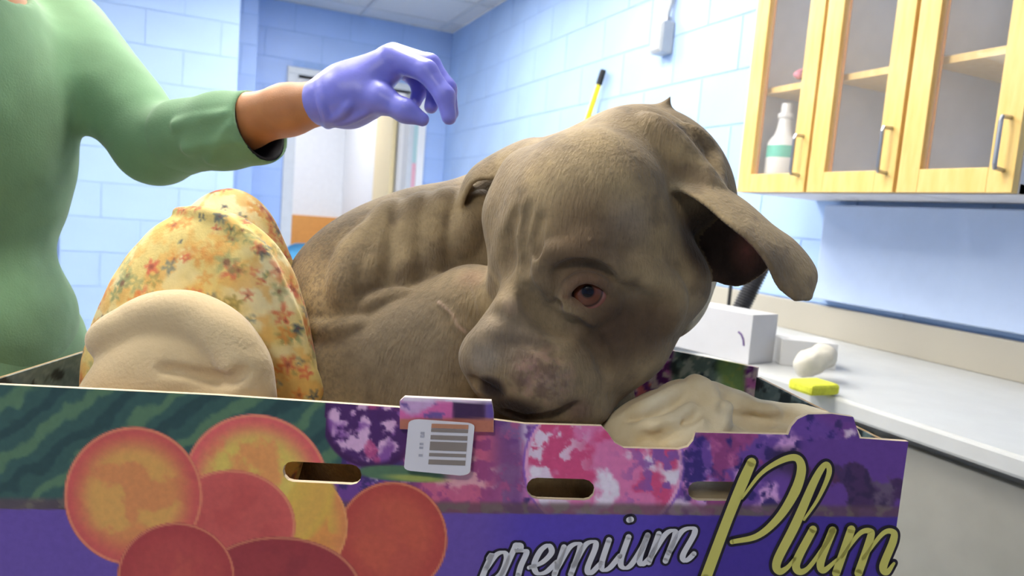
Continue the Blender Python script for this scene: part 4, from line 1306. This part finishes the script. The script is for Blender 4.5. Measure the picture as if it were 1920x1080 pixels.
# coat colour: taupe fur with patches, some light and shade painted into the face
pr = np.stack([960 + FPX * V[:, 0] / V[:, 2], 540 - FPX * V[:, 1] / V[:, 2]], 1)
n1 = fbm(V * 38 + 5, 4); n2 = fbm(V * 14 + 2, 3); n3 = fbm(V * 420 + 9, 3)
col = np.broadcast_to(np.array((134, 115, 86.)), V.shape).copy()
col = cmix(col, (160, 139, 103), sstep(0.45, 0.65, n2) * 0.8)
col = cmix(col, (98, 82, 62), sstep(0.50, 0.70, n1) * 0.5)
def spot(px, py, r, colr, amt, soft=0.6, asp=1.0, noise=0.0):
    """patch of colour centred on the surface point seen at a photo position"""
    global col
    p = surf(px, py); d = np.linalg.norm((V - p) * [1, asp, 1], axis=1) / (r * p[2] / FPX)
    t = (1 - sstep(1 - soft, 1.0 + 1e-6, d)) * amt
    if noise: t = t * (1 - noise + noise * 2 * sstep(0.4, 0.6, n3))
    col = cmix(col, colr, np.clip(t, 0, 1))
# dark roan speckle on the rump
rump = sstep(0, 1, (720 - pr[:, 0]) / 160) * (V[:, 2] < 1.2)
col = cmix(col, (96, 84, 70), rump * sstep(0.45, 0.6, n3) * 0.4)
spot(760, 660, 170, (116, 103, 84), 0.8, 0.7)      # greyer thigh
spot(880, 640, 110, (112, 99, 82), 0.7, 0.7)
spot(885, 520, 40, (148, 116, 92), 0.5, 0.8)
for q_ in pline([(822, 566), (838, 580), (850, 592), (858, 610), (872, 622)], 4): spot(*q_, 6, (196, 164, 146), 0.6, 0.9)
for q_ in pline([(880, 530), (890, 560), (896, 590)], 5): spot(*q_, 4, (150, 134, 116), 0.5, 0.9)
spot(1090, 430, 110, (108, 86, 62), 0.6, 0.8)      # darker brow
spot(1180, 420, 80, (124, 112, 104), 0.5, 0.9)
spot(1270, 350, 40, (154, 142, 116), 0.6, 0.9, noise=0.4)
spot(1180, 560, 46, (156, 146, 122), 0.6, 0.9, asp=1.4, noise=0.4)
spot(1150, 610, 115, (68, 50, 36), 0.9, 0.85)       # dark brown cheek, deepened by painted shade
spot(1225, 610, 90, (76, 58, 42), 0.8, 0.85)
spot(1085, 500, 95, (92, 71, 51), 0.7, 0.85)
spot(1150, 470, 90, (104, 86, 66), 0.6, 0.9)
spot(1300, 270, 80, (104, 88, 66), 0.7, 0.8, noise=0.4)
spot(1275, 240, 22, (70, 62, 54), 0.7, 0.9)
spot(1310, 300, 24, (70, 62, 54), 0.6, 0.9)
spot(1340, 430, 60, (96, 74, 50), 0.5, 0.9)
spot(960, 640, 90, (126, 110, 94), 0.6, 0.8)       # grizzled muzzle
spot(905, 672, 45, (128, 118, 106), 0.7, 0.7)
spot(1000, 700, 55, (150, 118, 106), 0.6, 0.8, noise=0.5)
spot(1045, 720, 55, (140, 118, 104), 0.5, 0.8, noise=0.5)
spot(958, 575, 24, (172, 138, 118), 0.6, 0.9)
spot(1085, 770, 40, (120, 92, 80), 0.6, 0.9)
n4 = fbm(V * 130 + 3, 4)
pm = surf(1015, 705); dm = np.linalg.norm(V - pm, axis=1); km = 1 - sstep(0.012, 0.042, dm)
col = cmix(col, (170, 128, 114), km * sstep(0.46, 0.62, n4) * 0.4); 
col = cmix(col, (84, 62, 52), km * (1 - sstep(0.34, 0.48, n4)) * 0.45)
for q_ in ((955, 570), (935, 600), (912, 632)): spot(*q_, 30, (170, 150, 122), 0.55, 0.9)  # highlight along the muzzle bridge painted into the fur
spot(1120, 260, 90, (166, 143, 102), 0.5, 0.9); spot(1010, 320, 60, (166, 143, 102), 0.5, 0.9)  # light falling on the top of the head painted in
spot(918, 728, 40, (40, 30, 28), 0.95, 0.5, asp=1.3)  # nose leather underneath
spot(955, 772, 80, (44, 33, 29), 0.9, 0.6, asp=1.7)  # shadow below the muzzle painted onto the lower lip
spot(1110, 452, 16, (168, 134, 112), 0.7, 0.9)
spot(1100, 545, 62, (120, 86, 66), 0.7, 0.7, asp=1.2)  # bare skin round the eye
for q_ in pline([(1050, 575), (1080, 588), (1115, 588), (1148, 572)], 3): spot(*q_, 12, (158, 112, 96), 0.5, 0.9)
spot(1060, 552, 12, (96, 46, 38), 0.9, 0.7)
for x, y in pline(lo_l, 3) + pline(up_l, 3): spot(x, y, 8, (70, 42, 36), 0.7, 0.8)
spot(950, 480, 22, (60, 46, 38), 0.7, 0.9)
# pale chest patch under the jaw
pc = c(1325, 585, 0.80); d = np.linalg.norm((V - pc) * [1, 0.6, 0.7], axis=1)
col = cmix(col, (226, 214, 186), (1 - sstep(0.018, 0.034, d)))
# inside of the near ear: dark brown, pink in the hollow
Gp = G[::3, ::3].reshape(-1, 3)
tt = np.tile(np.linspace(0, 1, nv)[::3], len(G[::3]))
sel = np.flatnonzero((V[:, 2] > 0.58) & (pr[:, 0] > 1285) & (pr[:, 1] > 300) & (V[:, 2] < 0.76))
from mathutils.kdtree import KDTree
kd = KDTree(len(Gp))
for i, q in enumerate(Gp): kd.insert(q, i)
kd.balance()
Nrm = []
dG_u = np.gradient(G, axis=0)[::3, ::3].reshape(-1, 3); dG_v = np.gradient(G, axis=1)[::3, ::3].reshape(-1, 3)
NG = np.cross(dG_u, dG_v); NG /= np.linalg.norm(NG, axis=1)[:, None] + 1e-12
cen = np.mean(np.stack([Fr, Gr]), 0).repeat(1, 0)
cenp = np.repeat(cen[::3], len(np.linspace(0, 1, nv)[::3]), 0)
sgn = np.sign(((cenp - Gp) * NG).sum(1)); NG *= sgn[:, None]      # pointing into the hollow
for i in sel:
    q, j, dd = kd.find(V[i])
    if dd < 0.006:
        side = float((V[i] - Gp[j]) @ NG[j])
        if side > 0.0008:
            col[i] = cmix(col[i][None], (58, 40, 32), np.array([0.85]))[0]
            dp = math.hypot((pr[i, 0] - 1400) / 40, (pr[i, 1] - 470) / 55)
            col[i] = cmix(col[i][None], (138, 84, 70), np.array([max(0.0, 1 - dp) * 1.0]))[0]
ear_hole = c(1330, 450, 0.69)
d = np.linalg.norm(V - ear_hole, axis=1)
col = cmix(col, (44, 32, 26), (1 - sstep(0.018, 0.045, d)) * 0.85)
eh = c(905, 372, 0.83); d = np.linalg.norm(V - eh, axis=1)
col = col * (1 - 0.05 * sstep(0.56, 0.66, n3))[:, None]
Wv = cam2w(V)
fur = paint_mat('short grey brown fur', rough=0.72, vary=0.14, vscale=70, bump=0.5, bscale=330, sheen=0.12, spec=0.22, stretch=(1.0, 1.0, 0.28))
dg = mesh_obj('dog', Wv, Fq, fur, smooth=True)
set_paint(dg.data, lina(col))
tag(dg, 'grey-brown short haired dog curled in the box with head lowered', 'dog')
# near eye: eyeball with iris and pupil, own geometry
def eyeball(centre, r, look, name='eye'):
    n, m = 40, 28
    look = look / np.linalg.norm(look); a = np.cross(look, [0, 1, 0]); a /= np.linalg.norm(a); b = np.cross(look, a)
    v = []; cc_ = []
    for j in range(m + 1):
        th = math.pi * j / m
        for i in range(n):
            ph = 2 * math.pi * i / n
            rr = r * (1 + 0.05 * math.exp(-(th / 0.45) ** 2))
            v.append(centre + rr * (math.cos(th) * look + math.sin(th) * (math.cos(ph) * a + math.sin(ph) * b)))
            cc_.append((16, 10, 10) if th < 0.31 else (104, 56, 36) if th < 0.60 else (52, 30, 26) if th < 0.70 else (150, 96, 86))
    f = [(j * n + i, j * n + (i + 1) % n, (j + 1) * n + (i + 1) % n, (j + 1) * n + i) for j in range(m) for i in range(n)]
    em = paint_mat('wet eye', rough=0.08, vary=0.05, spec=0.45)
    o = mesh_obj(name, cam2w(np.array(v)), np.array(f), em, dg, smooth=True)
    set_paint(o.data, lina(np.array(cc_)))
    return o
e1 = eyeball(eye_c, 0.0212, np.array([-0.06, 0.0, -1.0]))
e1['label'] = 'reddish brown eye'
eyeball(surf(966, 478, 0.040), 0.010, np.array([-0.9, 0.1, -0.3]))

# ================================================================== PERSON REACHING IN FROM THE LEFT
TAX = np.stack([R0, F0, np.array([0, 0, 1.0])])
tp = lambda x, d, z: T(x, d, z)
SH_L, EL = tp(-0.70, 1.09, 1.42), P(292, 268, 0.985)
WR = P(612, 190, 0.852)
skin = mat('warm brown skin', (184, 124, 78), rough=0.5, noise=0.08, nscale=40, bump=0.1, bscale=500, sss=0.08)
body = Field()
# arm
body.chain([SH_L, EL], [0.05, 0.043], k=0.02)
FA = P(455, 229, 0.905)
body.chain([EL, FA, P(540, 206, 0.873), WR], [0.038, 0.0335, 0.0295, 0.0262], k=0.015)
body.cap(WR, P(690, 150, 0.852), 0.024, 0.024, k=0.01)
# other arm, trunk, legs
SH_R = tp(-0.72, 0.75, 1.42)
body.chain([SH_R, tp(-0.74, 0.68, 1.16), tp(-0.60, 0.66, 0.97)], [0.05, 0.04, 0.028], k=0.02)
body.ell(tp(-0.575, 0.655, 0.945), (0.045, 0.022, 0.05), TAX, 0.01)
for q in range(4): body.cap(tp(-0.555, 0.625 + 0.019 * q, 0.93), tp(-0.535 + 0.006 * (q % 2), 0.625 + 0.02 * q, 0.865), 0.009, 0.008, k=0.004)
body.cap(tp(-0.555, 0.69, 0.945), tp(-0.525, 0.705, 0.90), 0.011, 0.009, k=0.006)
body.ell(tp(-0.73, 0.92, 1.25), (0.105, 0.165, 0.22), TAX, 0.04)
body.ell(tp(-0.73, 0.92, 0.98), (0.11, 0.165, 0.13), TAX, 0.04)
for d in (0.83, 1.01):
    body.chain([tp(-0.73, d, 0.92), tp(-0.72, d, 0.50), tp(-0.74, d, 0.09)], [0.085, 0.058, 0.038], k=0.02)
    body.cap(tp(-0.74, d, 0.05), tp(-0.62, d, 0.035), 0.04, 0.032, k=0.02)
# neck and head
body.cap(tp(-0.72, 0.92, 1.42), tp(-0.70, 0.92, 1.56), 0.058, 0.05, k=0.03)
body.ell(tp(-0.685, 0.92, 1.655), (0.092, 0.075, 0.115), TAX, 0.02)
body.ell(tp(-0.655, 0.92, 1.60), (0.06, 0.055, 0.06), TAX, 0.02)
body.cap(tp(-0.60, 0.92, 1.665), tp(-0.578, 0.92, 1.632), 0.009, 0.014, k=0.012)
body.cap(tp(-0.588, 0.90, 1.592), tp(-0.588, 0.94, 1.592), 0.009, 0.009, k=0.008)
for d in (0.842, 0.998): body.ell(tp(-0.69, d, 1.645), (0.018, 0.007, 0.032), TAX, 0.01)
for d in (0.888, 0.952): body.ell(tp(-0.594, d, 1.668), (0.012, 0.018, 0.012), TAX, 0.01, op=-1)
v, f = body.mesh(0.005); v = relax(v, f, 2, 0.5)
person = tag(mesh_obj('person', v, f, skin, smooth=True), 'person in green scrubs reaching a gloved hand out over the dog', 'person')
for d in (0.888, 0.952):
    ey = Field(); ey.ell(tp(-0.603, d, 1.668), 0.0125); vv, ff = ey.mesh(0.002)
    mesh_obj('eye', vv, ff, mat('dark eye', (60, 40, 30), rough=0.1), person, smooth=True)
hair = Field(); hair.ell(tp(-0.70, 0.92, 1.685), (0.10, 0.086, 0.105), TAX, 0.02)
hair.ell(tp(-0.57, 0.92, 1.62), (0.10, 0.10, 0.10), TAX, 0.02, op=-1)
hair.cap(tp(-0.77, 0.92, 1.68), tp(-0.80, 0.92, 1.60), 0.04, 0.03, k=0.02)
vv, ff = hair.mesh(0.004)
mesh_obj('hair', vv, ff, mat('dark brown hair', (48, 34, 26), rough=0.6, noise=0.2, stretch=(20, 20, 4), bump=0.4), person, smooth=True)

# scrub top with a wide sleeve ending above the wrist
scrub = mat('green scrub cotton', (112, 152, 112), rough=0.9, noise=0.07, nscale=18, bump=0.15, bscale=400, sheen=0.15)
top = Field()
CU = P(480, 240, 0.90)
top.chain([SH_L, EL + [0, 0, -0.004], P(370, 250, 0.945)], [0.064, 0.053, 0.048], k=0.015)
top.chain([SH_R, tp(-0.74, 0.68, 1.16)], [0.064, 0.055], k=0.015)
top.ell(tp(-0.73, 0.92, 1.25), (0.118, 0.178, 0.235), TAX, 0.04)
top.ell(tp(-0.73, 0.92, 0.99), (0.125, 0.18, 0.14), TAX, 0.04)
ax = (CU - P(420, 245, 0.922)); ax /= np.linalg.norm(ax)
top.cap(tp(-0.74, 0.675, 1.17), tp(-0.68, 0.67, 1.02), 0.047, 0.049, k=0.004, op=-1)
top.cap(tp(-0.70, 0.92, 1.46), tp(-0.64, 0.92, 1.60), 0.062, 0.09, k=0.01, op=-1)
v, f = top.mesh(0.005, disp=wdisp(0.003, 14, 3)); v = relax(v, f, 2, 0.5)
tops = mesh_obj('scrub_top', v, f, scrub, person, smooth=True)
slv = Field()
slv.chain([P(345, 256, 0.955), P(420, 246, 0.922), CU], [0.0495, 0.0475, 0.0470], k=0.015)
for a_, b_, r_ in (((330, 235), (420, 215), 0.004), ((350, 280), (440, 262), 0.004), ((395, 300), (430, 240), 0.0035)):
    slv.cap(wsurf(slv, *a_, 0.0, 0.7, 1.1), wsurf(slv, *b_, 0.001, 0.7, 1.1), r_, 0.002, k=0.012)
slv.cap(CU - ax * 0.055, CU + ax * 0.16, 0.0405, 0.0440, k=0.003, op=-1)
cen_ = CU + ax * 0.010
nrm_ = ax + 0.30 * np.array([0, 0, 1.0]); nrm_ /= np.linalg.norm(nrm_)
slv.cut(lambda p: -((p - cen_) @ nrm_), np.full(3, -9.0), np.full(3, 9.0), k=0.002)
v, f = slv.mesh(0.0019); v = relax(v, f, 2, 0.5)
mesh_obj('sleeve', v, f, scrub, tops, smooth=True)
lin_ = Field()  # black shell set inside the sleeve opening
lin_.cap(CU - ax * 0.045, CU + ax * 0.03, 0.0412, 0.0418, k=0.01)
lin_.cap(CU - ax * 0.06, CU + ax * 0.2, 0.0378, 0.0390, k=0.002, op=-1)
lin_.cut(lambda p: -((p - cen_ + 0.003 * ax) @ nrm_), np.full(3, -9.0), np.full(3, 9.0), k=0.001)
v, f = lin_.mesh(0.0016); mesh_obj('sleeve_inside', v, f, mat('black sleeve inside', (22, 24, 30), rough=0.9, noise=0.1), tops, smooth=True)
# stitched hem around the cuff
hem = []
b1_ = np.cross(ax, [0, 0, 1.0]); b1_ /= np.linalg.norm(b1_); b2_ = np.cross(ax, b1_)
trs = Field()
for d in (0.83, 1.01): trs.chain([tp(-0.73, d, 0.95), tp(-0.72, d, 0.50), tp(-0.74, d, 0.12)], [0.105, 0.082, 0.07], k=0.02)
trs.ell(tp(-0.73, 0.92, 0.95), (0.122, 0.176, 0.12), TAX, 0.03)
v, f = trs.mesh(0.006); mesh_obj('scrub_trousers', relax(v, f, 2), f, scrub, person, smooth=True)
for d in (0.83, 1.01):
    sh = Field(); sh.cap(tp(-0.755, d, 0.05), tp(-0.61, d, 0.042), 0.05, 0.042, k=0.02); sh.ell(tp(-0.68, d, -0.04), (0.3, 0.3, 0.042), TAX, 0.005, op=-1)
    v, f = sh.mesh(0.005); mesh_obj('shoe', v, f, mat('white plastic', (240, 240, 240), rough=0.35), person, smooth=True)

# nitrile glove: palm, thumb and four bent fingers
gv = Field()
gv.cap(P(606, 191, 0.853), P(650, 178, 0.852), 0.0285, 0.031, k=0.012)
gv.cap(P(652, 176, 0.846), P(728, 122, 0.842), 0.030, 0.021, k=0.02)
gv.cap(P(655, 172, 0.862), P(735, 120, 0.872), 0.030, 0.021, k=0.02)
gv.cap(P(655, 192, 0.850), P(690, 186, 0.842), 0.026, 0.022, k=0.02)        # thenar
fing = [([(732, 108, .838), (800, 134, .822), (834, 180, .818), (842, 220, .818)], [.0150, .0125, .0112, .0088]),
        ([(738, 104, .856), (806, 122, .846), (838, 166, .842), (846, 212, .842)], [.0150, .0125, .0110, .0090]),
        ([(738, 108, .874), (796, 128, .870), (818, 168, .864), (808, 200, .858)], [.0145, .0118, .0105, .0085]),
        ([(730, 118, .890), (772, 140, .888), (788, 168, .882), (778, 192, .876)], [.0130, .0105, .0095, .0080])]
for pts, rs in fing: gv.chain([P(*p) for p in pts], rs, k=0.006)
gv.chain([P(680, 184, .842), P(716, 186, .826), P(760, 208, .818), P(792, 224, .816)], [.0185, .0150, .0118, .0080], k=0.012)
ring = [P(603 + 10 * 0 + 14 * math.sin(t) * 0.0 + (12 if math.sin(t) < 0 else -2) * abs(math.sin(t)), 191 - 43 * math.sin(t), 0.853 + 0.030 * math.cos(t)) for t in np.linspace(0, 2 * math.pi, 25)]
gv.chain(ring, 0.0036, k=0.006)
for pts in ([(618, 225), (640, 214), (655, 196)], [(628, 232), (660, 224), (690, 208)]):
    q = [wsurf(gv, x, y, 0.001, 0.7, 1.0) for x, y in spline(pts, 5)]; gv.chain(q, 0.0025, k=0.006)
v, f = gv.mesh(0.0018); v = relax(v, f, 2, 0.5)
glove = mesh_obj('glove', v, f, mat('violet nitrile', (134, 136, 232), rough=0.38, noise=0.05, nscale=50, bump=0.12, bscale=160, sss=0.05), person, smooth=True)
glove['label'] = 'violet nitrile glove'
